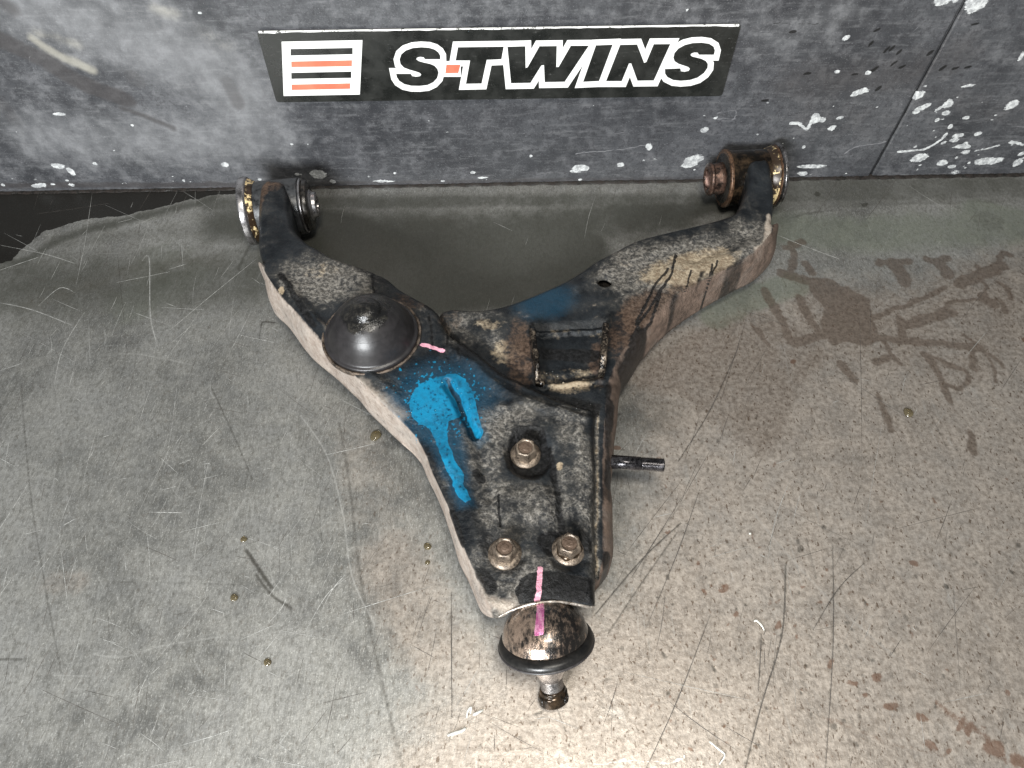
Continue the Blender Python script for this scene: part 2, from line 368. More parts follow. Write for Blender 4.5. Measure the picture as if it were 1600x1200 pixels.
def rnd(prof, r=.0006, n=3):
    """round every interior corner of a lathe profile"""
    P = [Vector(p) for p in prof]; out = [tuple(P[0])]
    for i in range(1, len(P)-1):
        a, b, c = P[i-1], P[i], P[i+1]; d1 = (a-b); d2 = (c-b); q = min(r, d1.length*.45, d2.length*.45)
        s = b+d1.normalized()*q; e = b+d2.normalized()*q
        for k in range(n+1):
            t = k/n; out.append(tuple((1-t)**2*s+2*t*(1-t)*b+t*t*e))
    out.append(tuple(P[-1])); return out

#STRUCTURE#
# ------------------------------------------------------------------ floor
fc = Canvas(-.66, .66, -.66, .035, .0008, ['stain', 'light', 'dark', 'wet', 'rust', 'green', 'white', 'brown', 'shade_band'], lambda x, y: az(x, y, 0)[:2], .0016)
P = fc.poly; K = fc.stroke; Bb = fc.blob
# oily film along the wall, with wall reflection and shade painted into the floor colour
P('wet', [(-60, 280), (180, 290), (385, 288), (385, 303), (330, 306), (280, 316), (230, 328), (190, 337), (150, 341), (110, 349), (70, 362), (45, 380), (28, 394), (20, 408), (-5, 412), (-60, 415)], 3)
K('shade_band', [(-20, 390), (30, 410), (100, 372), (230, 336), (330, 312)], 26, 26, .8)
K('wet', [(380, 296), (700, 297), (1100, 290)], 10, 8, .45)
K('shade_band', [(960, 330), (1060, 330), (1120, 320)], 50, 40, .9); K('shade_band', [(1180, 300), (1400, 296), (1700, 290)], 60, 24, .62); K('shade_band', [(1220, 322), (1400, 312), (1700, 306)], 30, 10, .5)
K('shade_band', [(330, 320), (700, 315), (1150, 312)], 40, 30, .7); K('shade_band', [(350, 350), (700, 360), (1050, 335)], 100, 90, .85)
K('shade_band', [(30, 400), (140, 375), (300, 360), (430, 345)], 50, 50, .5); K('shade_band', [(-30, 450), (200, 440), (380, 430)], 170, 150, .72)
K('shade_band', [(500, 390), (640, 420), (860, 400)], 200, 90, 1.1)
# warm tarnish
P('brown', [(900, 470), (1080, 500), (1250, 440), (1420, 440), (1660, 360), (1750, 900), (1700, 1300), (500, 1300), (690, 1050), (800, 960), (960, 900), (1000, 650)], 160, .85)
K('brown', [(1150, 1190), (1420, 1120), (1600, 1150)], 140, 200, .95); K('brown', [(560, 700), (590, 800)], 110, 90, .4); K('brown', [(610, 880), (680, 1000), (740, 1060)], 130, 90, .7)
K('brown', [(80, 908), (120, 910)], 40, 40, .5); K('brown', [(60, 470), (230, 420), (330, 410)], 60, 60, .35)
K('brown', [(1010, 560), (1130, 560), (1200, 620), (1190, 700)], 130, 60, 1.)
K('green', [(1180, 350), (1350, 365), (1600, 350)], 90, 60, .8); K('green', [(1120, 495), (1180, 465), (1240, 445)], 50, 24, 1.); K('green', [(1530, 330), (1610, 350)], 60, 30, .9)
K('green', [(300, 430), (200, 480), (260, 400)], 90, 70, .5); K('green', [(560, 390), (560, 440)], 80, 60, .4)
K('dark', [(1215, 348), (1270, 332), (1330, 326)], 6, 8, .6, taper=True)
Bb('dark', 1277, 304, 4, 3); Bb('dark', 1352, 319, 6, 3, .8); Bb('dark', 1545, 345, 26, 16, .35)
# branching brown spill on the right
for pl, w in [([(1222, 428), (1258, 438), (1290, 447), (1325, 458), (1352, 470)], 12), ([(1290, 452), (1315, 480), (1335, 500), (1345, 520)], 36), ([(1345, 470), (1350, 500)], 18),
              ([(1375, 410), (1400, 410), (1420, 409)], 9), ([(1395, 412), (1405, 425), (1412, 440)], 16), ([(1447, 406), (1462, 408), (1478, 404)], 9), ([(1465, 410), (1476, 420), (1480, 428)], 13),
              ([(1356, 500), (1412, 478), (1475, 450)], 7), ([(1500, 442), (1540, 428), (1566, 415)], 14), ([(1562, 412), (1566, 395), (1578, 398)], 7), ([(1300, 533), (1350, 527), (1412, 532), (1475, 538), (1531, 544)], 9),
              ([(1531, 544), (1550, 556), (1570, 576)], 4), ([(1535, 545), (1550, 570), (1558, 598)], 3.5), ([(1518, 545), (1518, 570), (1526, 576)], 6), ([(1505, 522), (1522, 535), (1530, 543)], 4),
              ([(1418, 506), (1450, 497), (1487, 488)], 13), ([(1407, 498), (1410, 526)], 9), ([(1380, 532), (1395, 556), (1404, 568)], 6), ([(1368, 566), (1385, 560)], 9),
              ([(1444, 552), (1466, 582), (1482, 626)], 8), ([(1450, 553), (1480, 570), (1506, 578), (1512, 596), (1496, 606), (1478, 602)], 6), ([(1247, 464), (1262, 490), (1276, 517)], 8),
              ([(1195, 452), (1214, 488), (1234, 530)], 9), ([(1176, 506), (1200, 536)], 5), ([(1238, 535), (1300, 520), (1340, 505)], 12), ([(1528, 418), (1535, 440), (1545, 470)], 5), ([(1536, 464), (1552, 476)], 10),
              ([(1560, 440), (1575, 452), (1580, 466)], 5), ([(1565, 470), (1570, 488)], 5), ([(1312, 570), (1336, 594)], 10), ([(1370, 618), (1385, 650), (1394, 674)], 5), ([(1235, 380), (1240, 400), (1238, 425)], 6),
              ([(1228, 388), (1254, 378)], 7), ([(1256, 410), (1270, 427)], 9), ([(1516, 678), (1520, 706)], 9), ([(1432, 508), (1500, 470), (1560, 470)], 4)]:
    K('stain', pl, w*1.45+1, 9)
P('stain', [(1225, 430), (1330, 440), (1400, 405), (1560, 395), (1600, 470), (1590, 590), (1480, 610), (1330, 560), (1250, 560)], 50, .34)
P('stain', [(1296, 448), (1326, 447), (1335, 462), (1357, 466), (1358, 490), (1340, 505), (1362, 514), (1340, 530), (1300, 535), (1280, 520)], 5, .85)
P('stain', [(1110, 500), (1180, 478), (1235, 500), (1290, 530), (1300, 560), (1262, 596), (1238, 640), (1226, 700), (1190, 720), (1140, 690), (1060, 620), (985, 610), (1010, 560)], 30, .47)
K('green', [(1300, 500), (1400, 540)], 40, 50, .3)
for x, y, rx, ry in [(1131, 913, 6, 5), (1128, 920, 8, 4), (1152, 962, 6, 6), (1216, 974, 5, 9), (1098, 925, 5, 4), (1090, 878, 4, 4), (1244, 993, 3, 4), (1298, 1038, 4, 8), (1352, 1090, 6, 5), (1330, 1068, 10, 5),
                     (1575, 1080, 6, 5), (1555, 1170, 20, 14), (1590, 1190, 16, 12), (1455, 1165, 12, 6), (1484, 1176, 5, 5), (1515, 1140, 14, 8), (1370, 1060, 12, 6), (1046, 833, 5, 4), (964, 700, 6, 5), (1254, 918, 5, 3), (1500, 1132, 16, 5),
                     (960, 614, 7, 6), (1240, 565, 6, 4), (1600, 530, 6, 5), (1430, 880, 8, 5), (1390, 1100, 14, 6), (1440, 1120, 9, 6), (780, 1000, 4, 7), (652, 1075, 3, 9), (688, 1040, 3, 6)]:
    Bb('rust', x, y, rx, ry, .85 if y < 1000 or x > 900 else .5, ang=rng.uniform(-.8, .8), hard=.3)
K('rust', [(1290, 1120), (1380, 1160), (1480, 1180)], 9, 14, .55); K('rust', [(1470, 1105), (1540, 1150), (1570, 1190)], 14, 20, .7)
# long scratches
for pl, w, v in [([(92, 630), (98, 700), (108, 800), (120, 905)], 4, .55), ([(86, 735), (72, 850), (68, 885)], 4, .6), ([(145, 1022), (190, 1027), (250, 1010), (350, 994)], 4, .7), ([(82, 1055), (145, 1057)], 4, .7),
                 ([(470, 650), (510, 710), (535, 800), (550, 900), (585, 975)], 4, .75), ([(516, 780), (517, 900)], 5, .4), ([(422, 845), (424, 900), (445, 930)], 3, .7), ([(418, 975), (440, 950), (449, 930)], 2, 1.),
                 ([(470, 1000), (510, 930), (545, 900)], 2, .7), ([(0, 383), (70, 397), (118, 412)], 3, .6), ([(0, 422), (60, 402)], 3, .5), ([(60, 478), (93, 450), (117, 457)], 3, .6), ([(222, 408), (226, 401), (233, 403), (235, 430), (234, 490), (246, 540)], 3.2, .9),
                 ([(0, 473), (50, 484), (112, 508)], 4, .65), ([(132, 488), (98, 545), (85, 600)], 5, .5), ([(185, 553), (225, 555), (300, 570)], 3, .7), ([(293, 358), (315, 375), (335, 400)], 3, .5), ([(265, 368), (283, 385), (300, 402)], 3, .6),
                 ([(0, 430), (25, 455)], 3, .5), ([(230, 393), (282, 391)], 2, .5), ([(165, 400), (157, 430)], 2, .5), ([(170, 530), (158, 575)], 3, .5), ([(150, 396), (185, 396)], 4, .6), ([(700, 330), (690, 370), (682, 430)], 2.5, .55), ([(490, 318), (530, 320), (556, 306)], 2, .45),
                 ([(1176, 800), (1225, 860), (1300, 940), (1397, 1025)], 8, .5), ([(1240, 1060), (1270, 1110)], 3, .5), ([(370, 370), (402, 362)], 2, .5), ([(355, 415), (412, 410)], 2, .6), ([(1360, 385), (1366, 470)], 3, .4), ([(1310, 345), (1420, 330)], 2, .5),
                 ([(1020, 760), (1070, 790)], 3, .3), ([(230, 800), (285, 801)], 3, .45), ([(170, 700), (200, 720), (235, 750)], 3, .45), ([(500, 590), (540, 700)], 3, .25), ([(640, 985), (560, 970), (400, 985)], 2, .4), ([(1060, 640), (1180, 800)], 3, .25)]:
    K('light', pl, w*.7, w*.9, v*.72, warp=False)
for pl, w, v in [([(530, 660), (545, 750), (560, 880), (578, 980), (600, 1080), (628, 1195)], 7, .42), ([(33, 600), (50, 790), (95, 1050)], 3, .45), ([(385, 860), (405, 890), (424, 918)], 6, .75), ([(400, 898), (425, 930), (455, 950)], 5, .65),
                 ([(0, 1030), (33, 1030)], 4, .6), ([(330, 605), (365, 680), (395, 750)], 3, .5), ([(40, 912), (200, 909), (380, 914)], 3, .35), ([(705, 925), (706, 1120)], 1.8, .6), ([(1064, 817), (1005, 872), (930, 960)], 1.8, .8), ([(1058, 832), (1010, 900), (950, 990)], 1.8, .7), ([(1070, 780), (1020, 850), (1000, 900)], 1.5, .5),
                 ([(1228, 880), (1222, 990), (1190, 1100), (1165, 1200)], 2, .8), ([(1301, 850), (1302, 1000), (1290, 1200)], 1.8, .55), ([(1190, 990), (1185, 1080)], 1.8, .6), ([(1095, 760), (1060, 860), (1010, 980)], 1.6, .4), ([(1155, 540), (1110, 640), (1060, 720)], 1.6, .6), ([(1160, 520), (1190, 560), (1150, 700)], 1.4, .4),
                 ([(503, 845), (500, 790), (515, 750)], 2, .5), ([(405, 355), (372, 420)], 6, .55), ([(408, 508), (412, 503), (430, 504)], 3, .8), ([(408, 508), (405, 530)], 2, .5), ([(1020, 420), (1000, 460)], 2, .3), ([(1465, 830), (1490, 870)], 3, .35), ([(1260, 840), (1275, 900)], 2, .5), ([(640, 600), (600, 760), (610, 800)], 2, .25),
                 ([(1110, 960), (1060, 1090), (1010, 1200)], 1.8, .5), ([(1350, 880), (1310, 920), (1270, 985)], 1.8, .5), ([(870, 1105), (884, 1142)], 2, .6), ([(836, 1116), (846, 1112)], 4, .8), ([(1450, 640), (1480, 700)], 2, .4), ([(230, 560), (225, 700)], 2, .3), ([(235, 800), (240, 850)], 2, .3), ([(610, 1145), (650, 1120), (690, 1100)], 2, .4)]:
    K('dark', pl, max(w, 2.4), w*1.1, min(1, v*1.25), warp=False)
for i in range(900):     # short random nicks
    x = rng.uniform(-20, 1620); y = rng.uniform(330, 1210); a = rng.normal(1.2, .5) if rng.random() < .7 else rng.uniform(0, 3.1); L = rng.uniform(5, 34)*(.6+y/1200)
    K('light' if rng.random() < (.65 if x < 700 else .25) else 'dark', [(x, y), (x-L*math.cos(a)*.5+rng.normal(0, 2), y+L*math.sin(a)*.5), (x-L*math.cos(a), y+L*math.sin(a))], rng.uniform(.8, 2), 1.6, rng.uniform(.2, .6), warp=False)
for i in range(90):      # long faint random scratches
    x = rng.uniform(-20, 1620); y = rng.uniform(350, 1150); a = rng.normal(1.3, .35) if rng.random() < .7 else rng.normal(.1, .3); L = rng.uniform(60, 260); c = rng.normal(0, 14)
    K('light' if x < 800 else 'dark', [(x, y), (x+L*.5*math.cos(a)+c, y+L*.5*math.sin(a)), (x+L*math.cos(a), y+L*math.sin(a))], rng.uniform(.9, 2.2), 2, rng.uniform(.15, .42), taper=True, warp=False)
for i in range(900):     # small brown flecks, lower right
    x = rng.normal(1250, 260); y = rng.normal(1020, 170); s = rng.uniform(1.2, 3.6)
    if y < 620 or (x < 960 and y < 1060): continue
    Bb('dark' if rng.random() < .5 else 'rust', x, y, s, s*rng.uniform(.6, 1.6), rng.uniform(.3, .75), ang=rng.uniform(-1, 1), hard=.2)
K('white', [(930, 1192), (985, 1190), (1040, 1194), (1070, 1183)], 5, 6, .62)
NX, NY = 1150, 620
vv = np.linspace(0, 1, NY)**1.0; yy = .012+(-.575-.012)*vv; hw = .585+(.345-.585)*vv
U, VV = np.meshgrid(np.linspace(-1, 1, NX), yy); X = U*hw[:, None]; Y = VV
Z = .00004*(vnoise(X+3, Y+3, 9, 8)-.5)*2
Z[0, :] = 0; Z[-1, :] = 0; Z[:, 0] = 0; Z[:, -1] = 0
def grid_faces(nx, ny):
    i = np.arange(ny-1)[:, None]*nx+np.arange(nx-1)[None, :]; i = i.ravel()
    return np.stack([i, i+nx, i+nx+1, i+1], 1)
Vf = np.stack([X.ravel(), Y.ravel(), Z.ravel()], 1)
q = lambda c: fc.sample(c, X.ravel(), Y.ravel())
at = dict(fa=np.stack([q('stain'), q('light'), q('dark')], 1), fb=np.stack([q('wet'), q('rust'), q('green')], 1), fc=np.stack([q('white'), q('brown'), q('shade_band')], 1))
Ff = grid_faces(NX, NY)
# plain surrounding sheet, joined to the same mesh (outer ring of large quads)
n0 = len(Vf); ox = [(-3, .012), (3, .012), (3, -3), (-3, -3)]
corner = [0, NX-1, NX*NY-1, NX*(NY-1)]
ring = np.array([[x, y, 0] for x, y in ox]); Vf = np.vstack([Vf, ring])
for k in at: at[k] = np.vstack([at[k], np.tile(at[k][[0]]*0, (4, 1))])
Ff = np.vstack([Ff, [[n0, n0+3, corner[3], corner[0]], [corner[1], corner[2], n0+2, n0+1], [corner[3], n0+3, n0+2, corner[2]]]])
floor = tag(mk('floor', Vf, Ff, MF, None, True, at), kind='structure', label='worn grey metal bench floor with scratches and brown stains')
# hair-fine scores in the sheet, too thin for the mask: slivers of bare metal just proud of it
def slivers(name, lines, mat, proj, nrm):
    V = []; Fc = []; nr = np.array(nrm, float)
    for pl, w in lines:
        P_ = np.array([proj(x, y) for x, y in pl]); C_ = curve2(P_, 5) if len(P_) > 2 else np.array([P_[0]+(P_[1]-P_[0])*t for t in np.linspace(0, 1, 5)]); m = len(C_)
        z_ = rng.uniform(.00010, .00022)
        for i, p in enumerate(C_):
            d = C_[min(i+1, m-1)]-C_[max(i-1, 0)]; d /= max(np.linalg.norm(d), 1e-9); sd = np.cross(nr, d); f_ = w*(.15+.85*math.sin(math.pi*i/(m-1)))*rng.uniform(.6, 1.1)
            V += [p+sd*f_+nr*z_*.3, p+nr*z_, p-sd*f_+nr*z_*.3]
        k0 = len(V)-3*m
        for i in range(m-1):
            for k in range(2): Fc.append((k0+i*3+k, k0+i*3+k+1, k0+i*3+k+4, k0+i*3+k+3))
    return tag(mk(name, V, Fc, mat, None, True), kind='stuff')
lines_b = []; lines_d = []
for i in range(620):
    u_ = rng.random(); x = rng.uniform(-20, 1620) if u_ < .6 else rng.normal(250, 200); y = rng.uniform(320, 1210)
    a = rng.choice([1.35, 1.15, .95, .3, -.3, 2.6, 1.6], p=[.25, .2, .15, .1, .1, .08, .12])+rng.normal(0, .1); L = rng.exponential(38)+8; c = rng.normal(0, L*.018)
    pl = [(x, y), (x+L*.5*math.cos(a)+c, y-L*.5*math.sin(a)), (x+L*math.cos(a), y-L*math.sin(a))]
    (lines_b if rng.random() < (.72 if x < 620 else .3) else lines_d).append((pl, rng.uniform(.00010, .00024)))
for pl in [[(1226, 880), (1222, 990), (1190, 1100), (1165, 1200)], [(1301, 850), (1302, 1000), (1290, 1200)], [(1190, 990), (1185, 1080)], [(1064, 817), (1005, 872), (930, 960)], [(1070, 770), (1020, 850), (985, 905)], [(705, 925), (706, 1120)], [(1110, 960), (1060, 1090), (1010, 1200)], [(1155, 540), (1110, 640), (1060, 720)], [(1095, 760), (1060, 860), (1010, 980)], [(1350, 880), (1310, 920), (1270, 985)], [(1112, 700), (1060, 790)]]:
    lines_d.append((pl, .00030))
for pl in [[(418, 975), (440, 950), (449, 930)], [(470, 1000), (510, 930), (545, 900)], [(500, 960), (520, 920), (540, 898)], [(0, 383), (70, 397), (118, 412)], [(0, 422), (60, 402)], [(132, 488), (98, 545), (85, 600)], [(222, 408), (233, 403), (235, 490), (246, 540)], [(395, 1040), (440, 985)], [(0, 473), (50, 484), (112, 508)], [(230, 800), (285, 801)], [(60, 478), (93, 450), (117, 457)]]:
    lines_b.append((pl, .00034))
slivers('bright_scratches', lines_b, mat_simple('scratch_bright', (.20, .20, .19), (.50, .50, .48), .45, .6, .3, 200, .0002, .2), lambda x, y: az(x, y, 0), (0, 0, 1))['label'] = 'fine bright scratches scored into the grey metal floor'
slivers('dark_scratches', lines_d, mat_simple('scratch_dark', (.035, .03, .026), (.10, .09, .08), .5, .6, 0, 200, .0002, .2), lambda x, y: az(x, y, 0), (0, 0, 1))['label'] = 'fine dark scratches scored into the grey metal floor'
print('floor', time.time()-T0)

# ------------------------------------------------------------------ wall of two black steel panels
wc = Canvas(-.6, .6, -.01, .25, .0008, ['chip', 'pale', 'dark', 'tan', 'scr', 'line'], lambda x, y: ay(x, y, 0)[[0, 2]], .0009)
P = wc.poly; K = wc.stroke; Bb = wc.blob
for x, y, rx, ry, a in [(1473, 4, 15, 7, 0), (1528, 6, 20, 14, .6), (1495, 2, 6, 6, 0), (1323, 61, 8, 4, .6), (1309, 115, 5, 3, 0), (1358, 116, 5, 3, 0), (1345, 146, 16, 4, .3), (1337, 150, 10, 3, .4), (1436, 151, 11, 6, .4), (1442, 171, 15, 4, .5), (1432, 178, 7, 3, .3),
                        (1482, 164, 9, 6, 0), (1468, 172, 8, 2, 1.0), (1480, 178, 7, 3, 0), (1583, 166, 12, 6, .8), (1511, 187, 6, 3, 0), (1275, 186, 9, 8, .4), (1286, 189, 6, 4, 0), (1487, 200, 5, 3, 0), (1531, 211, 6, 3, .2), (1497, 214, 10, 3, .2), (1492, 221, 8, 3, 0), (1466, 190, 4, 3, 0),
                        (1439, 249, 15, 6, .3), (1505, 232, 16, 3, 0), (1510, 240, 8, 3, 0), (1474, 257, 10, 4, 0), (1547, 254, 24, 5, .1), (1592, 257, 8, 5, 0), (1596, 243, 6, 3, 0), (1515, 136, 12, 2, .1), (1269, 262, 26, 3, 0), (1255, 274, 9, 3, 0), (1312, 186, 6, 3, .5), (1300, 203, 8, 3, .5), (1597, 90, 4, 7, 0),
                        (91, 180, 12, 2, 0), (90, 261, 11, 3.5, 0), (110, 270, 5, 6, .6), (352, 260, 7, 4, .2), (148, 258, 4, 2, 0), (310, 24, 4, 2, 0), (302, 298, 5, 2, 0), (60, 292, 14, 3, 0), (497, 274, 14, 7, 0), (519, 285, 6, 3, 0),
                        (1014, 231, 6, 6, 0), (1084, 252, 17, 7, .4), (1078, 260, 14, 4, .2), (1102, 205, 6, 4, .3), (908, 265, 15, 5, 0), (970, 260, 6, 3, 0), (900, 269, 10, 3, 0), (755, 279, 10, 1.6, 0), (1075, 18, 2, 2, 0), (1258, 232, 3, 3, 0), (1118, 186, 5, 2, .3), (600, 285, 22, 1.6, 0)]:
    Bb('chip', x, y, rx*.85, ry*.95, 1.1, ang=a, hard=.0)
K('chip', [(1236, 194), (1250, 196), (1263, 203), (1270, 190)], 5, 2); K('chip', [(1481, 211), (1456, 232), (1427, 238), (1405, 240)], 4, 2.5); K('chip', [(1525, 238), (1545, 234), (1562, 230)], 3, 2, .9); K('chip', [(1580, 224), (1600, 228)], 5, 3, .9)
for i in range(120):
    r = rng.random()
    if r < .22: x, y, s = rng.uniform(1395, 1620), 272-abs(rng.normal(0, 42)), rng.uniform(.8, 3.2)
    elif r < .75: x, y, s = rng.uniform(-20, 1400), 292-abs(rng.exponential(7)), rng.uniform(.6, 2.2)
    else: x, y, s = rng.uniform(-20, 1620), rng.uniform(150, 290), rng.uniform(.5, 1.6)
    if y > 296-x*.0145: continue
    Bb('chip', x, y, s*rng.uniform(1, 2.6), s, rng.uniform(.5, 1), ang=rng.normal(.1, .3), hard=.3)
for i in range(260):
    x, y = rng.uniform(-20, 1620), rng.uniform(0, 290); L = rng.uniform(6, 45); a = rng.normal(0, .16) if y > 150 else rng.normal(-.9, .4)
    K('scr', [(x, y), (x+L*math.cos(a), y+L*math.sin(a))], rng.uniform(.8, 1.8), 1.6, rng.uniform(.15, .7), taper=True)
K('scr', [(900, 242), (950, 238), (1010, 229)], 1.6, 1.6, .9); K('scr', [(1115, 188), (1150, 187)], 2, 2, .8); K('scr', [(1320, 242), (1340, 232), (1385, 224)], 2, 2, .8); K('scr', [(1120, 180), (1150, 175), (1140, 192), (1112, 186)], 1.5, 1.5, .8)
K('pale', [(40, 10), (200, 60), (330, 110), (380, 170)], 150, 130, .8); K('pale', [(60, 220), (330, 220), (420, 210)], 110, 90, .7); K('pale', [(250, 10), (300, 60)], 70, 60, .7); K('pale', [(520, 20), (900, 10), (1200, 30)], 60, 60, .35); K('pale', [(1200, 60), (1330, 20)], 80, 90, .45); K('pale', [(1560, 60), (1600, 90)], 60, 60, .3)  # light sheen painted into the wall colour, strongest at the left
K('tan', [(50, 62), (90, 88), (145, 112)], 16, 20, .9); K('tan', [(60, 55), (120, 70)], 22, 30, .55); K('tan', [(240, 15), (275, 25)], 26, 30, .5); K('tan', [(310, 50), (350, 75)], 40, 50, .35)
K('dark', [(-10, 60), (60, 92), (120, 128), (195, 158)], 34, 16, .8); K('dark', [(190, 172), (240, 190), (270, 203)], 12, 12, .75); K('dark', [(0, 160), (20, 190)], 40, 40, .5); K('dark', [(355, 130), (372, 165)], 26, 14, .6); K('dark', [(0, 5), (15, 15)], 30, 24, .7); K('dark', [(205, 122), (215, 130)], 26, 8, .5)
K('dark', [(1240, 130), (1400, 120), (1500, 90)], 90, 90, .55); K('dark', [(1260, 180), (1380, 200)], 90, 80, .4); K('dark', [(1450, 140), (1600, 190)], 70, 80, .4)
for x, y, a in [(1387, 80, 1.2), (1395, 78, 1.2), (1407, 83, 1), (1370, 50, .5), (1368, 110, .8), (1397, 102, 1), (1411, 106, .5), (1337, 118, .2), (1475, 108, .7), (1495, 110, .4), (1515, 108, .4), (1455, 85, .9), (1262, 117, .2), (1362, 70, 1.1), (1373, 140, 1), (1240, 52, .1), (1195, 160, 0), (1525, 40, .3)]:
    Bb('line', x, y, 7, 2.4, .8, ang=a, hard=.3)
K('line', [(1210, 38), (1280, 40)], 1.6, 1.4, .8); K('line', [(1160, 53), (1230, 52)], 1.5, 1.5, .6)
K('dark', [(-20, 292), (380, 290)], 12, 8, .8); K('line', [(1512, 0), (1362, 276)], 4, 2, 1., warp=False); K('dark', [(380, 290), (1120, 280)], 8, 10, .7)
NXw, NZw = 1240, 250
crk = [ay(1512, 0, 0)[[0, 2]], ay(1362, 276, 0)[[0, 2]]]
def crack_x(z): z0, z1 = crk[1][1], crk[0][1]; return crk[1][0]+(crk[0][0]-crk[1][0])*(z-z0)/(z1-z0)
def wall_panel(x0, x1, fx0, fx1, nx, nz, label, yo):
    zz = np.concatenate([np.linspace(-.002, .215, nz), [.25, .30]]); uu = np.linspace(0, 1, nx)
    Zg = np.repeat(zz[:, None], nx, 1); A = fx0(zz) if fx0 else np.full(len(zz), x0); Bx = fx1(zz) if fx1 else np.full(len(zz), x1)
    Xg = A[:, None]+(Bx-A)[:, None]*uu[None]
    if fx1: Xg[:, 0] = -3.
    else: Xg[:, -1] = 3.
    Yg = yo+np.zeros_like(Xg)+.0006*(vnoise(Xg+5, Zg+5, 12, 9)-.5)
    # rolled edges at the joint and the foot
    if fx1: Yg += .0022*np.clip(1-(Bx[:, None]-Xg)/.0016, 0, 1)**2
    if fx0: Yg += .0022*np.clip(1-(Xg-A[:, None])/.0016, 0, 1)**2
    n = Xg.size; V = np.stack([Xg.ravel(), Yg.ravel(), Zg.ravel()], 1)
    g = lambda c: wc.sample(c, Xg.ravel(), Zg.ravel())*(Zg.ravel() < .216)
    at = dict(wa=np.stack([g('chip'), g('pale'), g('dark')], 1), wb=np.stack([g('tan'), g('scr'), g('line')], 1))
    Fc = grid_faces(nx, len(zz))
    # give the sheet its thickness: a back and side returns
    bx = np.array([0, nx-1, nx*len(zz)-1, nx*(len(zz)-1)]); Vb = V[bx].copy(); Vb[:, 1] = yo+.012
    m = len(V); V = np.vstack([V, Vb]); 
    for k in at: at[k] = np.vstack([at[k], np.zeros((4, 3))])
    Fc = np.vstack([Fc, [[m, m+1, m+2, m+3], [0, m, m+3, bx[3]], [bx[1], bx[2], m+2, m+1], [bx[3], m+3, m+2, bx[2]], [0, bx[1], m+1, m]]])
    o = mk('wall_panel', V, Fc, MW, None, True, at)
    return tag(o, label, 'wall', kind='structure')
wall_panel(-.6, None, None, lambda z: crack_x(z)-.0009, 1030, 250, 'wide scuffed black steel wall panel behind the suspension arm, with the sign on it', .002)
wall_panel(None, .62, lambda z: crack_x(z)+.0008, None, 220, 250, 'black steel wall panel right of the slanting joint, spattered with white chips', .0024)
za, zb_ = 0., .3; jx0, jx1 = crack_x(za), crack_x(zb_); jv = []  # dark strip added behind the joint to make the gap black
for z_, x_ in ((za, jx0), (zb_, jx1)):
    for dx_ in (-.004, .004):
        for y_ in (.0062, .0095): jv.append((x_+dx_, y_, z_))
tag(mk('joint_dark_backing', jv, [(0, 2, 6, 4), (1, 5, 7, 3), (0, 4, 5, 1), (2, 3, 7, 6), (0, 1, 3, 2), (4, 6, 7, 5)], mat_simple('joint_black', (.003, .003, .003), (.008, .007, .006), .7, .8), None, False), kind='structure')
# dark bead of sealant in the corner
Vs = []; Fs = []; nseg = 400
for i in range(nseg+1):
    x = -.62+1.26*i/nseg; w = .0022+.0009*math.sin(i*.9)+.0012*rng.random(); h = .0016+.001*rng.random()
    w *= .55; h *= .6
    for (a, b) in ((.004, h*1.5), (-w*.35, h*.9), (-w, .0003)): Vs.append((x, a+.0, b))
for i in range(nseg):
    for k in range(2): Fs.append((i*3+k, i*3+k+1, i*3+k+4, i*3+k+3))
tag(mk('corner_seam', Vs, Fs, mat_simple('seam_grime', (.004, .004, .003), (.018, .012, .009), .4, .7, 0, 200, .001, .8), None), kind='structure')
print('wall', time.time()-T0)

# ------------------------------------------------------------------ the sign
SY = -.0016
def sp(x, y, yy=SY): return ay(x, y, yy)
c4 = [np.array(sp(*p)) for p in [(401, 50), (1158, 39), (1128, 150), (432, 160)]]
sign = empty('sign_plate', tuple((c4[2]+c4[3])/2))
tag(sign, 'long black sign with striped square and white outlined lettering on the dark wall', 'sign')
def rquad(P, r, n=5):
    out = []
    for i in range(len(P)):
        a, b, c = P[i-1], P[i], P[(i+1) % len(P)]; d1 = (a-b)/np.linalg.norm(a-b); d2 = (c-b)/np.linalg.norm(c-b)
        for k in range(n+1):
            t = k/n; out.append((1-t)**2*(b+d1*r)+2*t*(1-t)*b+t*t*(b+d2*r))
    return out
def slab(name, outline, thick, mat, parent, side_mat=None, back=None):
    """flat print or sheet lying on the wall, facing -y"""
    O = [np.array(p) for p in outline]; n = len(O); V = O+[p+np.array([0, thick, 0]) for p in O]
    tri = delaunay_2d_cdt([Vector((p[0], p[2])) for p in O], [], [list(range(n))], 1, 1e-7)
    m = {}; 
    V = [np.array([v[0], O[0][1], v[1]]) for v in tri[0]]; n2 = len(V)
    # boundary order from original outline (indices kept by position)
    Fc = [tuple(f) for f in tri[2]]; base = len(V)
    V += O+[p+np.array([0, thick, 0]) for p in O]
    S_ = [(base+i, base+(i+1) % n, base+n+(i+1) % n, base+n+i) for i in range(n)]
    mats = [mat, side_mat or mat]; mi = [0]*len(Fc)
    if side_mat:
        for i in range(n):
            d = O[(i+1) % n]-O[i]; mi.append(1 if (abs(d[0]) > .01 and O[i][2] > .1) else 0)
    else: mi += [0]*n
    o = mk(name, V, Fc+S_, mat, parent, False, None, mats, mi)
    bm = bmesh.new(); bm.from_mesh(o.data)
    for f in bm.faces:
        if abs(f.normal.y) > .9 and f.normal.y > 0: f.normal_flip()
    bm.to_mesh(o.data); bm.free(); return o
MWORN = mat_simple('worn_white_edge', (.06, .06, .055), (.8, .8, .78), .5, .6, 0, 160, .0002, .3, .38, .46)
cr = rquad(c4, .003)
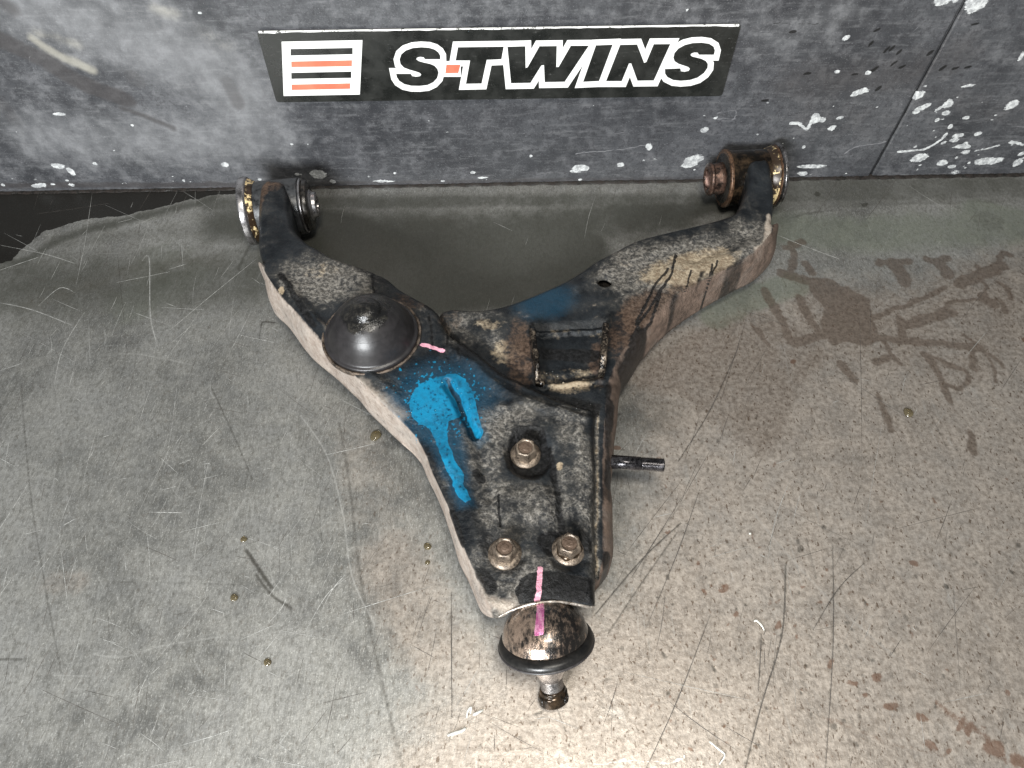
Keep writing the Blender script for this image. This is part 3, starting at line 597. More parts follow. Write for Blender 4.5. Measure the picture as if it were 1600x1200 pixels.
# backing subdivided only by outline; bright worn rim along its upper edge
slab('backing', cr, .0012, MSK, sign)
topa, topb = c4[0], c4[1]; dx = topb-topa; rim = []
for i in range(61):
    t = i/60; p = topa+dx*(.004+.992*t); rim.append(p)
Vr = []; Fr = []
for i, p in enumerate(rim):
    w = .0003+.0006*rng.random()**2
    if i < 3 or i > 57: w += .0006
    for a, b in ((-.0002, -w), (-.0002, .0004), (.0011, .0004)): Vr.append((p[0], SY+a, p[2]+b-.0001))
for i in range(60):
    for k in range(2): Fr.append((i*3+k, i*3+k+1, i*3+k+4, i*3+k+3))
mk('worn_edge', Vr, Fr, MWORN, sign)
L1, L2 = SY-.00018, SY-.00036
def px8(pts, ox, oy, s): return [(ox+a/s, oy+b/s) for a, b in pts]
def flat(name, px, lay, mat, parent): return slab(name, [sp(x, y, lay) for x, y in px], .00016, mat, parent)
g = 8.
flat('emblem_square', px8([(400, 282), (1410, 262), (1378, 942), (425, 960)], 390, 30, g), L1, MSW, sign)
for q4, m in [([(512, 374), (1287, 360), (1287, 438), (512, 454)], MSK), ([(520, 530), (1280, 514), (1278, 588), (522, 600)], MSR), ([(520, 672), (1270, 656), (1270, 734), (522, 746)], MSK), ([(524, 818), (1258, 802), (1256, 870), (526, 886)], MSR)]:
    flat('stripe', px8(q4, 390, 30, g), L2, m, sign)
# black letters, traced as outlines
s1 = px8([(880, 425), (878, 370), (850, 320), (790, 275), (700, 247), (580, 240), (450, 252), (340, 290), (270, 350), (243, 430), (258, 500), (310, 555), (400, 590), (500, 618), (560, 640), (582, 668), (560, 692), (500, 700), (440, 690), (420, 655), (190, 655), (200, 705), (240, 765), (320, 815), (430, 840), (560, 842), (680, 828), (770, 785), (830, 720), (852, 640), (835, 580), (790, 530), (720, 500), (620, 478), (540, 455), (502, 425), (520, 400), (565, 388), (620, 395), (640, 425)], 600, 50, 10)
Tt = [(715.5, 74), (787, 73), (783.5, 92.5), (760.5, 93.5), (752.5, 130.5), (728, 131), (734.5, 94.5), (712, 94.5)]
Wl = px8([(470, 295), (718, 288), (722, 590), (750, 580), (915, 288), (1155, 285), (1148, 578), (1182, 574), (1350, 282), (1600, 280), (1265, 780), (988, 785), (978, 548), (940, 555), (790, 795), (520, 800)], 740, 40, 8.889)
Il = px8([(312, 310), (572, 300), (360, 866), (112, 878)], 900, 40, 10)
Nl = px8([(690, 303), (955, 297), (1065, 585), (1100, 570), (1215, 292), (1473, 290), (1215, 857), (960, 860), (862, 590), (828, 592), (715, 867), (470, 867)], 900, 40, 10)
s2 = px8([(1055, 555), (1070, 490), (1050, 430), (980, 385), (860, 368), (720, 375), (600, 405), (500, 460), (440, 530), (422, 600), (440, 655), (500, 695), (580, 722), (650, 745), (680, 775), (660, 808), (600, 822), (540, 815), (530, 770), (290, 780), (292, 850), (330, 905), (420, 950), (540, 962), (680, 950), (800, 912), (900, 840), (955, 760), (960, 700), (930, 655), (860, 620), (780, 600), (715, 585), (688, 560), (705, 535), (750, 520), (800, 522), (820, 555)], 1010, 30, 10)
letters = [s1, Tt, Wl, Il, Nl, s2]
dash = px8([(975, 512), (1195, 512), (1160, 642), (958, 645)], 600, 50, 10)
def inflate(px, d, sharp_lim=2.2):
    P = np.array(px); n = len(P); A = 0
    for i in range(n): a, b = P[i], P[(i+1) % n]; A += a[0]*b[1]-b[0]*a[1]
    s = 1 if A > 0 else -1; out = []
    for i in range(n):
        a, b, c = P[i-1], P[i], P[(i+1) % n]; t1 = (b-a)/np.linalg.norm(b-a); t2 = (c-b)/np.linalg.norm(c-b)
        n1 = np.array([t1[1], -t1[0]])*s; n2 = np.array([t2[1], -t2[0]])*s; m = n1+n2; L = m@m
        k = 2/max(L, .35); v = m*k/1.0*.5*d*1.0 if L > 1e-6 else n1*d
        v = m/max(L, .7)*2*d
        out.append(tuple(b+v*1.0))
    return out
bodies = [inflate(l, 9.2) for l in letters]
bodies += [px8([(935, 455), (1200, 455), (1200, 700), (900, 700)], 600, 50, 10)]
# one white underlay shape: union of the grown letters
pts = []; fcs = []
for b in bodies:
    k = len(pts); pts += [Vector((sp(x, y, L1)[0], sp(x, y, L1)[2])) for x, y in b]; fcs.append(list(range(k, k+len(b))))
# fill the small counters of each S between strokes: cover with its hull-like core
res = delaunay_2d_cdt(pts, [], fcs, 1, 1e-7)
Vt = [(v[0], L1, v[1]) for v in res[0]]
o = mk('letter_outline', Vt, [tuple(f) for f in res[2]], MSW, sign, False)
for l in letters: flat('letter', l, L2, MSK, sign)
flat('hyphen', dash, L2, MSR, sign)
print('sign', time.time()-T0)

#ARM#
# ------------------------------------------------------------------ suspension arm: masks
ac = Canvas(-.28, .30, -.50, .0, .0005, ['hA', 'hB', 'dust', 'tan', 'rust', 'blue', 'black', 'pink', 'spray', 'bare', 'hBm'], lambda x, y: az(x, y, .057)[:2], .0009)
P = ac.poly; K = ac.stroke; Bb = ac.blob
H = 'hA'
K(H, [(826, 700), (828, 715)], 66, 18, -.007, 'min'); K(H, [(858, 705), (872, 780), (880, 850)], 20, 26, -.0038, 'min'); K(H, [(700, 600), (722, 640), (742, 680)], 13, 12, -.006, 'min')
K(H, [(742, 680), (756, 720), (768, 775)], 16, 22, -.003, 'min'); K(H, [(781, 775), (781, 822)], 3, 6, -.002, 'min'); K(H, [(790, 863), (790, 866)], 56, 14, -.0016, 'min'); K(H, [(888, 858), (888, 862)], 60, 16, -.002, 'min')
K(H, [(850, 900), (852, 945)], 60, 90, .0045, 'add'); K(H, [(582, 420), (584, 462)], 3, 6, -.0016, 'min')
for pl in ([(671, 495), (675, 540)], [(697, 512), (699, 560)], [(716, 528), (718, 565)]): K(H, pl, 3, 6, -.0008, 'min')
K(H, [(785, 640), (812, 632), (850, 645)], 10, 18, .0022, 'add')
K(H, [(480, 400), (560, 450)], 20, 60, .002, 'add')
K(H, [(700, 545), (745, 575), (790, 612), (850, 636), (915, 655)], 12, 22, .0035, 'add'); K(H, [(905, 670), (908, 760), (910, 860)], 12, 26, .003, 'add'); K(H, [(700, 720), (735, 800), (750, 860)], 14, 34, .0025, 'add'); K(H, [(800, 790), (850, 790)], 50, 30, .0018, 'add')
K(H, [(415, 320), (420, 380)], 10, 40, .002, 'add')
for pl in ([(700, 660), (716, 725), (732, 783)], [(846, 894), (841, 945)]): K(H, pl, 8, 4, .0003, 'add'); K(H, [(445, 440), (520, 530), (620, 620)], 8, 26, .002, 'add')
H = 'hB'
P(H, [(838, 506), (944, 498), (942, 592), (850, 600)], 26, -.005, 'min'); K(H, [(842, 512), (940, 505)], 4, 8, .0035, 'add'); K(H, [(850, 594), (900, 590), (938, 586)], 9, 12, .004, 'add'); K(H, [(852, 574), (938, 566)], 10, 16, .0015, 'add')
K(H, [(720, 500), (800, 560), (840, 600)], 20, 40, -.003, 'add'); K(H, [(960, 470), (1060, 420), (1180, 380)], 30, 70, .003, 'add'); K(H, [(900, 440), (1000, 395), (1120, 355)], 8, 26, .002, 'add'); K(H, [(1090, 400), (1170, 360)], 18, 30, -.003, 'add')
# regional dust (0 none .. 1 heavy); base .42
for x, y, rx, ry, v in [(500, 425, 60, 26, .55), (540, 445, 50, 25, .4), (480, 460, 40, 30, .3), (430, 330, 20, 40, .15), (560, 560, 60, 40, .25), (690, 500, 30, 40, .35), (640, 640, 60, 40, .3), (690, 720, 26, 60, .35), (760, 700, 26, 60, .6), (790, 660, 40, 20, .5),
                        (860, 650, 60, 26, .3), (890, 720, 22, 60, .4), (820, 790, 50, 36, .5), (760, 830, 30, 30, .4), (790, 920, 60, 40, .7), (850, 840, 30, 50, .3), (1010, 400, 100, 30, .35), (1150, 390, 60, 40, .55), (1180, 350, 26, 50, .35), (1060, 420, 70, 40, .65), (780, 500, 50, 30, .3), (1000, 450, 60, 40, .4),
                        (920, 800, 12, 120, .5), (735, 520, 30, 30, .2)]:
    Bb('dust', x, y, rx*1.3, ry*1.3, v, hard=0, mode='add')
for x, y, rx, ry, v in [(505, 425, 26, 12, .6), (535, 515, 30, 20, .3), (890, 512, 56, 8, .5), (895, 578, 46, 13, .62), (900, 600, 36, 9, .6), (760, 500, 28, 8, .7), (1070, 415, 60, 16, .85), (1110, 395, 40, 14, .5), (1130, 380, 40, 24, .35), (1040, 440, 40, 16, .6), (790, 545, 24, 18, .6), (800, 640, 30, 8, .3), (962, 405, 20, 10, .4), (780, 600, 20, 20, .4), (875, 727, 5, 5, 1.), (439, 455, 5, 5, 1.2), (928, 480, 26, 12, .4)]:
    Bb('tan', x, y, rx*1.3, ry*1.3, v, hard=0, mode='add')
for x, y, rx, ry, v in [(812, 545, 20, 50, .85), (640, 470, 30, 14, .6), (700, 490, 20, 20, .6), (990, 520, 34, 40, .85), (1010, 480, 26, 34, .5), (420, 290, 20, 10, .9), (405, 320, 6, 40, .7), (1085, 460, 60, 20, .9), (1160, 430, 50, 20, .8), (935, 560, 10, 30, .8), (760, 790, 14, 50, .25)]:
    Bb('rust', x, y, rx*1.3, ry*1.3, v, hard=0, mode='add')
for x, y, r, v in [(800, 950, 26, .4)]: Bb('bare', x, y, r*1.6, r, v, hard=0)
K('bare', [(560, 600), (630, 650)], 26, 44, .75); K('bare', [(768, 940), (800, 950)], 26, 30, .7); K('bare', [(745, 900), (765, 945)], 20, 24, .6); K('bare', [(500, 500), (520, 530)], 16, 30, .5); K('bare', [(1206, 330), (1200, 370), (1185, 385)], 12, 12, .9)
# black oily runs, worn-off patches, and shade painted into the recesses and plate step
K('black', [(440, 430), (465, 470), (490, 510)], 12, 12, .75); K('black', [(720, 535), (780, 580), (850, 612), (930, 640)], 14, 16, .9); K('black', [(640, 560), (700, 560)], 10, 20, .3)
K('black', [(826, 690), (828, 712)], 64, 14, .95); K('black', [(858, 700), (872, 780), (878, 830)], 14, 16, .75); K('black', [(722, 640), (742, 680)], 16, 10, 1.); K('black', [(862, 850), (905, 850)], 46, 20, .8); K('black', [(770, 850), (800, 880)], 60, 30, .5)
P('black', [(812, 945), (806, 925), (812, 905), (828, 898), (870, 896), (905, 900), (925, 905), (930, 940)], 8, .95)
K('black', [(700, 740), (715, 770)], 16, 12, .7); K('black', [(660, 690), (690, 730)], 20, 16, .6); K('black', [(745, 740), (752, 748)], 18, 10, .8); K('black', [(705, 800), (722, 850)], 14, 12, .8); K('black', [(752, 895), (768, 920)], 26, 12, .6); K('black', [(781, 775), (781, 822)], 4, 3, 1.)
for pl in ([(671, 492), (675, 545)], [(697, 512), (699, 565)], [(716, 528), (718, 570)]): K('black', pl, 4, 4, .9)
K('black', [(668, 478), (672, 480)], 12, 8, .8); K('black', [(1058, 392), (1050, 425), (1030, 455), (1000, 500), (975, 560)], 4, 3, 1.); K('black', [(1045, 415), (1020, 450), (995, 500)], 5, 4, .8); K('black', [(1113, 408), (1112, 430), (1104, 455)], 3.5, 3, 1.); K('black', [(582, 420), (584, 458)], 3, 4, .9)
K('black', [(830, 500), (836, 590)], 14, 16, .6); K('black', [(560, 420), (600, 440)], 24, 20, .5); K('black', [(850, 540), (930, 545)], 28, 16, .7); K('black', [(740, 510), (790, 520)], 20, 20, .4); K('black', [(970, 560), (960, 620), (955, 700)], 26, 20, .5)
K('black', [(430, 400), (420, 380), (440, 370)], 26, 30, .4); K('black', [(1100, 350), (1160, 330)], 16, 20, .4); K('black', [(880, 585), (930, 575)], 9, 8, .7); K('black', [(900, 620), (935, 630)], 20, 14, .5)
# blue marker paint
P('blue', [(660, 600), (680, 591), (697, 587), (706, 600), (712, 622), (722, 640), (716, 652), (700, 660), (697, 672), (702, 700), (716, 730), (724, 745), (728, 765), (738, 783), (728, 788), (716, 778), (706, 752), (690, 715), (679, 688), (672, 668), (656, 664), (644, 652), (641, 630), (648, 610)], 3, 1)
P('blue', [(697, 585), (712, 584), (726, 592), (737, 612), (744, 636), (752, 662), (756, 676), (750, 684), (742, 676), (730, 650), (716, 625), (702, 602)], 3, 1)
K('blue', [(700, 594), (716, 622), (728, 646)], 6, 5, -.9, 'add')
for i in range(420):
    a = rng.uniform(0, 6.28); r = abs(rng.normal(0, 20))+38; Bb('blue', 693+r*math.cos(a), 626+r*.9*math.sin(a), rng.uniform(.6, 1.9), None, rng.uniform(.6, 1), hard=.2)
Bb('spray', 690, 625, 90, 62, 1., hard=0); Bb('spray', 690, 590, 60, 30, .6, hard=0); P('spray', [(640, 600), (680, 578), (730, 580), (752, 620), (766, 690), (745, 700), (725, 665), (735, 760), (745, 795), (715, 795), (670, 700), (636, 670)], 26, 1.); Bb('spray', 852, 464, 52, 28, .8, ang=.3, hard=0); Bb('spray', 832, 478, 28, 18, .6, hard=0)
K('pink', [(658, 538), (675, 542), (692, 550)], 7, 2, 1); K('pink', [(846, 892), (842, 915), (840, 950)], 9, 2.5, 1)
Bb('black', 684, 648, 3, 6, .7, ang=.5); Bb('black', 694, 655, 4, 4, .5)

def KZ(ch, px, z, w, soft, v): ac.strokew(ch, curve2(np.array([az(x, y, z)[:2] for x, y in px])) if len(px) > 2 else np.array([az(x, y, z)[:2] for x, y in px]), w*.00045, soft*.00045, v)
for pl, z, w, so, v in [([(1000, 545), (985, 575), (968, 600)], .03, 30, 26, .75), ([(1050, 490), (1045, 505)], .03, 20, 20, .6), ([(1150, 440), (1130, 452)], .028, 22, 18, .6), ([(950, 650), (948, 690)], .03, 14, 10, .95), ([(950, 748), (948, 770)], .03, 12, 10, .9), ([(946, 800), (946, 840)], .03, 8, 12, .5),
                        ([(1090, 455), (1080, 475)], .03, 12, 16, .6), ([(1195, 400), (1185, 420)], .03, 12, 16, .5), ([(1030, 470), (1015, 510), (1000, 540)], .04, 6, 6, .9), ([(1075, 440), (1066, 470)], .04, 4, 5, .8), ([(1115, 425), (1104, 457)], .04, 4, 4, .9), ([(946, 880), (942, 900)], .03, 12, 8, .7)]:
    KZ('black', pl, z, w, so, v)
K('tan', [(936, 640), (935, 720), (934, 890)], 6, 6, .75); K('dust', [(935, 640), (934, 890)], 8, 6, .9)
KZ('black', [(947, 625), (948, 700), (946, 790)], .03, 16, 14, .62)
def zA(x, y):
    h = ac.sample('hA', x, y); neck = smooth((y+.10)/.05)*smooth((-.18-x)/.02)
    front = smooth((-.36-y)/.10)
    return .0575+h+.002*neck-.0005*front
def zB(x, y):
    h = ac.sample('hB', x, y); neck = smooth((y+.085)/.05)*smooth((x-.18)/.03); low = smooth((-.30-y)/.05)
    return .0515+h+.006*neck-.003*low
ARM_C = (0.0, -.22, .018)
arm = empty('suspension_arm', (0, -.22, 0))
tag(arm, 'rusty black wishbone suspension arm daubed with blue paint, lying on the grey metal floor', 'suspension arm')

def plate(name, pairs, zf, zb_def, mat, inset=.0065, step=.0009, holes=(), neck_attr=None):
    """closed stamped shell; pairs: (px,py) | (px,py,zb) silhouette point, or (px,py,bx,by,zb) with its own foot"""
    T = []; B = []; SK = []
    raw = []
    for p in pairs:
        t = on(p[0], p[1], zf)
        if len(p) >= 4: b = az(p[2], p[3], p[4] if len(p) > 4 else zb_def); raw.append((t, b[:2], p[4] if len(p) > 4 else zb_def, 1.))
        else: raw.append((t, None, p[2] if len(p) > 2 else zb_def, 0.))
    ctr = np.array([r[0][:2] for r in raw]); n = len(raw)
    area2 = sum(ctr[i][0]*ctr[(i+1) % n][1]-ctr[(i+1) % n][0]*ctr[i][1] for i in range(n)); sg = 1 if area2 > 0 else -1
    top = []; bot = []; zb = []; fl = []
    for i in range(n):
        d = ctr[(i+1) % n]-ctr[i-1]; d /= np.linalg.norm(d); nr = np.array([d[1], -d[0]])*sg
        if raw[i][1] is None: top.append(ctr[i]-nr*inset); bot.append(ctr[i])
        else: top.append(ctr[i]); bot.append(raw[i][1])
        zb.append(raw[i][2]); fl.append(raw[i][3])
    A = np.hstack([np.array(top), np.array(bot), np.array(zb)[:, None], np.array(fl)[:, None]])
    C = curve2(A, 12, True)
    # resample evenly by outline length
    L = np.r_[0, np.cumsum(np.linalg.norm(np.diff(np.vstack([C, C[:1]])[:, 2:4], axis=0), axis=1))]; tot = L[-1]; m = int(tot/step)
    Cc = np.vstack([C, C[:1]]); s = np.arange(m)*tot/m; R = np.stack([np.interp(s, L, Cc[:, k]) for k in range(6)], 1)
    Tp = R[:, :2]
    # inner grid
    lo = Tp.min(0); hi = Tp.max(0); gx = np.arange(lo[0], hi[0], step); gy = np.arange(lo[1], hi[1], step*.866)
    GX, GY = np.meshgrid(gx, gy); GX = GX+(np.arange(len(gy))[:, None] % 2)*step*.5; Q = np.stack([GX.ravel(), GY.ravel()], 1)
    def inside(Pg, Q, marg):
        ins = np.zeros(len(Q), bool); best = np.full(len(Q), 1e9)
        for i in range(0, len(Pg)):
            a, b = Pg[i], Pg[(i+1) % len(Pg)]
            c = ((a[1] > Q[:, 1]) != (b[1] > Q[:, 1]))
            if a[1] != b[1]: ins ^= c & (Q[:, 0] < (b[0]-a[0])*(Q[:, 1]-a[1])/(b[1]-a[1])+a[0])
            near = (np.abs(Q[:, 0]-a[0]) < marg*3) & (np.abs(Q[:, 1]-a[1]) < marg*3)
            if near.any(): best[near] = np.minimum(best[near], np.hypot(Q[near, 0]-a[0], Q[near, 1]-a[1]))
        return ins, best
    ins, bd = inside(Tp, Q, step); Q = Q[ins & (bd > step*.6)]
    hr = []
    for (hx, hy, ra, rb) in holes:
        c = on(hx, hy, zf)[:2]; k = 28; ring = np.array([c+np.array([ra*math.cos(2*math.pi*j/k), rb*math.sin(2*math.pi*j/k)]) for j in range(k)]); hr.append((c, ring, ra, rb))
        Q = Q[np.hypot((Q[:, 0]-c[0])/ra, (Q[:, 1]-c[1])/rb) > 1.12]
    allp = [Tp]+[h[1] for h in hr]+[Q]; offs = np.cumsum([0]+[len(a) for a in allp]); PP = np.vstack(allp)
    edges = [(i, (i+1) % m) for i in range(m)]
    for k_, h in enumerate(hr):
        o0 = offs[1+k_]; kk = len(h[1]); edges += [(o0+i, o0+(i+1) % kk) for i in range(kk)]
    res = delaunay_2d_cdt([Vector(p) for p in PP], edges, [], 0, 1e-8)
    V2 = np.array([tuple(v) for v in res[0]]); tri = np.array([f for f in res[2] if len(f) == 3]); cen = V2[tri].mean(1)
    k1, _ = inside(Tp, cen, 0); keep = k1
    for c, ring, ra, rb in hr: keep &= np.hypot((cen[:, 0]-c[0])/ra, (cen[:, 1]-c[1])/rb) > .97
    tri = tri[keep]
    nv = len(V2); zt = zf(V2[:, 0], V2[:, 1]); V = [np.column_stack([V2, zt])]; sk = [np.zeros(nv)]
    # skirt rows from the outline
    ztop = zf(R[:, 0], R[:, 1]); lat = R[:, 2:4]-R[:, :2]; Lt = np.linalg.norm(lat, axis=1); h = np.maximum(ztop-R[:, 4], .001)
    rf = np.minimum(np.clip(Lt*1.5, .0035, .03), h); rows = []
    fr = [math.sin(math.pi/2*(k+1)/9) for k in range(9)]; fz = [1-math.cos(math.pi/2*(k+1)/9) for k in range(9)]
    for a, b in zip(fr, fz): rows.append((a, None, b))
    vert = [.25, .5, .75, 1.]
    allrows = []
    for a, b in zip(fr, fz): allrows.append(np.column_stack([R[:, :2]+lat*a, ztop-rf*b])); sk.append(R[:, 5]*(.15+.85*a))
    for v in vert: allrows.append(np.column_stack([R[:, 2:4], ztop-rf-(h-rf)*v])); sk.append(R[:, 5]*1.)
    # small irregularity of the pressed wall
    for k in range(len(allrows)):
        wv = (vnoise(allrows[k][:, 0]+2, allrows[k][:, 1]+2, 60, 21)-.5)*.0016*min(1, k/6); allrows[k][:, 0] += wv; allrows[k][:, 1] += wv*.5
    # turned-in lip
    lip = allrows[-1].copy(); u = lat/np.maximum(Lt, 1e-6)[:, None]; lip[:, :2] -= u*.0025; allrows.append(lip); sk.append(R[:, 5])
    V += allrows; Vn = np.vstack(V); idx = np.arange(m); quads = []
    # outline verts are the first m of CDT output (input order kept)
    prev = idx.copy()
    for k in range(len(allrows)):
        cur = nv+k*m+idx; quads.append(np.stack([prev, cur, np.roll(cur, -1), np.roll(prev, -1)], 1)); prev = cur
    Qd = np.vstack(quads); SKv = np.concatenate(sk)
    extra = []
    if hr:
        base = len(Vn)
        for k_, (c, ring, ra, rb) in enumerate(hr):
            kk = len(ring); o0 = offs[1+k_]; z0 = zf(ring[:, 0], ring[:, 1])
            low = np.column_stack([c+(ring-c)*.96, z0-.004]); Vn = np.vstack([Vn, low]); SKv = np.r_[SKv, np.zeros(kk)]
            for i in range(kk): extra.append([o0+i, o0+(i+1) % kk, base+(i+1) % kk, base+i])
            base += kk
    tri4 = [tuple(int(i) for i in f) for f in tri]; faces = tri4+[tuple(int(i) for i in f) for f in Qd]+[tuple(int(i) for i in f) for f in extra]
    x, y = Vn[:, 0], Vn[:, 1]; g = lambda c: ac.sample(c, x, y)
    fade = 1-.0*SKv
    at = dict(aa=np.stack([np.clip(g('dust'), 0, 1.3)+.16, g('tan'), g('rust')], 1), ab=np.stack([g('blue'), g('black')*(1-(.55 if name == 'main_plate' else .1)*(SKv > .5)), SKv], 1), ac=np.stack([g('pink'), g('spray')*(SKv < .5), g('bare')], 1))
    o = mk(name, Vn, faces, mat, arm, True, at)
    bm = bmesh.new(); bm.from_mesh(o.data); bmesh.ops.recalc_face_normals(bm, faces=bm.faces); bm.to_mesh(o.data); bm.free()
    return o

Apairs = [(402, 300), (401, 350), (402, 388), (408, 410), (417, 428, 413, 436), (430, 448, 421, 458), (451, 472, 429, 487), (475, 497, 456, 517), (500, 524, 482, 553), (530, 560, 520, 588), (562, 592, 556, 622), (602, 630, 592, 659), (632, 660, 622, 687), (653, 685, 645, 706),
          (666, 708, 659, 724), (677, 738, 668, 747), (690, 768, 679, 770), (704, 798, 691, 800), (720, 840, 705, 842), (738, 880, 720, 882), (755, 918, 737, 922), (768, 944, 752, 957, .026),
          (781, 957, .047), (808, 946, .0545), (838, 940, .0575), (860, 937, .058), (890, 939, .0575), (917, 943, .0545), (930, 941, .049), (933, 928, .047), (931, 860, .047), (929, 800, .047), (931, 745, .047), (929, 700, .047), (930, 665, .047), (931, 642, .046), (918, 634, .045),
          (880, 624, .044), (855, 612, .044), (835, 601, .044), (805, 588, .044), (780, 575, .044), (755, 553, .044), (730, 536, .044), (705, 521, .044), (695, 506, .044), (690, 491, .04), (678, 478, .022), (655, 464), (625, 446), (605, 431), (575, 417), (530, 402), (505, 390), (479, 374), (461, 354), (455, 330), (452, 305), (446, 284), (430, 278), (410, 281)]
Bpairs = [(684, 492, .03), (698, 480, .03), (714, 478), (742, 480), (780, 475), (820, 462), (865, 443), (895, 428), (930, 404), (955, 391), (990, 373), (1035, 360), (1087, 348), (1125, 338), (1147, 329), (1159, 313), (1165, 292), (1168, 268), (1171, 250), (1186, 246), (1203, 249), (1209, 272), (1212, 300), (1212, 325), (1209, 348), (1203, 364, 1209, 372),
          (1190, 380, 1208, 390), (1168, 398, 1204, 410), (1140, 415, 1180, 437), (1108, 432, 1142, 457), (1073, 448, 1096, 483), (1040, 468, 1055, 511), (1010, 496, 1029, 534), (982, 530, 1001, 565), (962, 560, 981, 597), (949, 590, 968, 618), (943, 620, 962, 655), (940, 660, 959, 695), (938, 700, 956, 722),
          (937, 760, 954, 762), (937, 830, 954, 832), (936, 880, 953, 882), (933, 904, 940, 910), (920, 900, .03), (905, 820, .03), (890, 720, .03), (850, 660, .03), (790, 610, .03), (730, 560, .03), (700, 520, .03)]
plate('main_plate', Apairs, zA, .018, MA)
plate('side_plate', Bpairs, zB, .016, MB_, holes=[(945, 441, .0062, .0056)])
hw = az(945, 444, .043)  # black disc added under the hole so its inside looks shaded
lathe('hole_dark_disc', hw, (0, 0, 1), rnd([(-.001, .0001), (-.001, .014), (0, .014), (0, .0001)], .0003), MBLK, arm, 32)
print('plates', time.time()-T0)

# bump stop
c = on(581, 524, zA); c = Vector((c[0], c[1], c[2]-.003)); zx = (0, .0, 1)
prof = [(0, .0325), (.0035, .0372), (.0055, .0372), (.006, .0352)]
lathe('bump_stop_cup', c, zx, rnd([(0, .030), (0, .0374), (.0042, .0378), (.0046, .0366), (.0030, .0350)], .0004), mat_simple('rusty_cup', (.02, .016, .013), (.17, .13, .10), .4, .6, .2, 200, .0008, .7), arm, 96)
pr = [(.002, .0352), (.0048, .0356), (.0062, .0350), (.0072, .0332), (.010, .0318), (.015, .0297), (.020, .0268), (.0235, .0240), (.0238, .02385), (.0242, .0236), (.028, .0198), (.0303, .0168), (.0317, .0138), (.0324, .0120), (.0340, .0110), (.0362, .0092), (.0376, .0064), (.0383, .0032), (.0384, .0012), (.0384, .00001)]
pr = [tuple(p) for p in curve2(np.array(pr), 4)]
t_ = NT('rubber_with_oiled_crown'); z_ = t_.n('ShaderNodeSeparateXYZ'); t_.t.links.new(t_.co, z_.inputs[0]); n_ = t_.noise(150, 5, .7); nb_ = t_.noise(50, 3, .6)
oil_ = t_.step(t_.m2('ADD', z_.outputs[2], t_.m2('ADD', t_.m2('MULTIPLY', t_.m2('SUBTRACT', nb_, .5), .014), t_.m2('MULTIPLY', t_.m2('SUBTRACT', n_, .5), .006))), .0825, .0845)
cc = t_.mix(t_.step(n_, .3, .7), (.014, .013, .0135), (.026, .024, .025))
cc = t_.mix(t_.m2('MULTIPLY', oil_, .85), cc, t_.mix(t_.step(n_, .45, .7), (.006, .006, .006), (.04, .037, .03)))
t_.out(cc, t_.mixf(oil_, .36, .14), 0., t_.bump(n_, .0012, t_.mixf(oil_, .12, .8)))
bs = lathe('bump_stop', c, zx, pr, t_.m, arm, 96, fn=lambda t, th: 1+.006*math.sin(3*th+1)*(t/.035))
# bolts
def bolt(px, py, tilt, R=.0105, hh=.0085, spin=0.):
    p = on(px, py, zA); c = Vector(p); ax = Vector((tilt[0], tilt[1], 1)).normalized(); c -= ax*.0005
    e1, e2, a = frame(ax)
    b = lathe('bolt', c, ax, rnd([(0, .001), (0, R), (.0016, R), (.0030, R*.84), (.0034, R*.70)], .0005)+[(.0036, R*.3)], MBLT, arm, 48)
    # hexagonal head with chamfered crown
    V = []; Fc = []; lev = [(.0022, .0075), (.0026+hh*.78, .0072), (.0026+hh*.95, .0067), (.0026+hh, .0060), (.0026+hh, .0054), (.0026+hh-.0007, .0047)]; n = 48
    for li, (t, r) in enumerate(lev):
        for k in range(n):
            th = 2*math.pi*k/n+spin; q = (th-spin) % (math.pi/3)-math.pi/6; hx = math.cos(math.pi/6)/math.cos(q)
            w = [1, 1, .85, .3, .1, 0][li]; rr = r*(w*(hx/.93)+(1-w))
            V.append(c+a*t+(e1*math.cos(th)+e2*math.sin(th))*rr)
    for i in range(len(lev)-1):
        for k in range(n): Fc.append((i*n+k, i*n+(k+1) % n, (i+1)*n+(k+1) % n, (i+1)*n+k))
    o = mk('hex_head', V, Fc, MBLT, b, True); 
    lathe('head_top', c+a*(.0026+hh-.0012), ax, rnd([(0, .0047), (.0005, .0047), (.0005, .0026), (.0008, .0022), (.0008, .00001)], .0002), MBTP, b, 40)
    bm = bmesh.new(); bm.from_mesh(o.data); bmesh.ops.recalc_face_normals(bm, faces=bm.faces)
    for e in bm.edges:
        if len(e.link_faces) == 2 and e.calc_face_angle(0) > .45: e.smooth = False
    bm.to_mesh(o.data); bm.free(); return b
bolt(821, 711, (.0, -.05), .0106, .0105, .2); bolt(789, 866, (.0, .03), .0108, .009, .45)
b3 = bolt(888, 860, (.02, .06), .0106, .009, .1); b3['label'] = 'rusty orange bolt'
# spring washer lump on the right bolt
p3 = Vector(on(888, 860, zA))
lathe('rusty_collar', p3+Vector((0, 0, .0005)), (.02, .06, 1), rnd([(0, .0070), (.0014, .0082), (.0030, .0080), (.0042, .0070), (.0042, .006)], .0006), MRST, arm, 40, fn=lambda t, th: 1+.06*math.sin(3*th)+.04*math.sin(7*th))

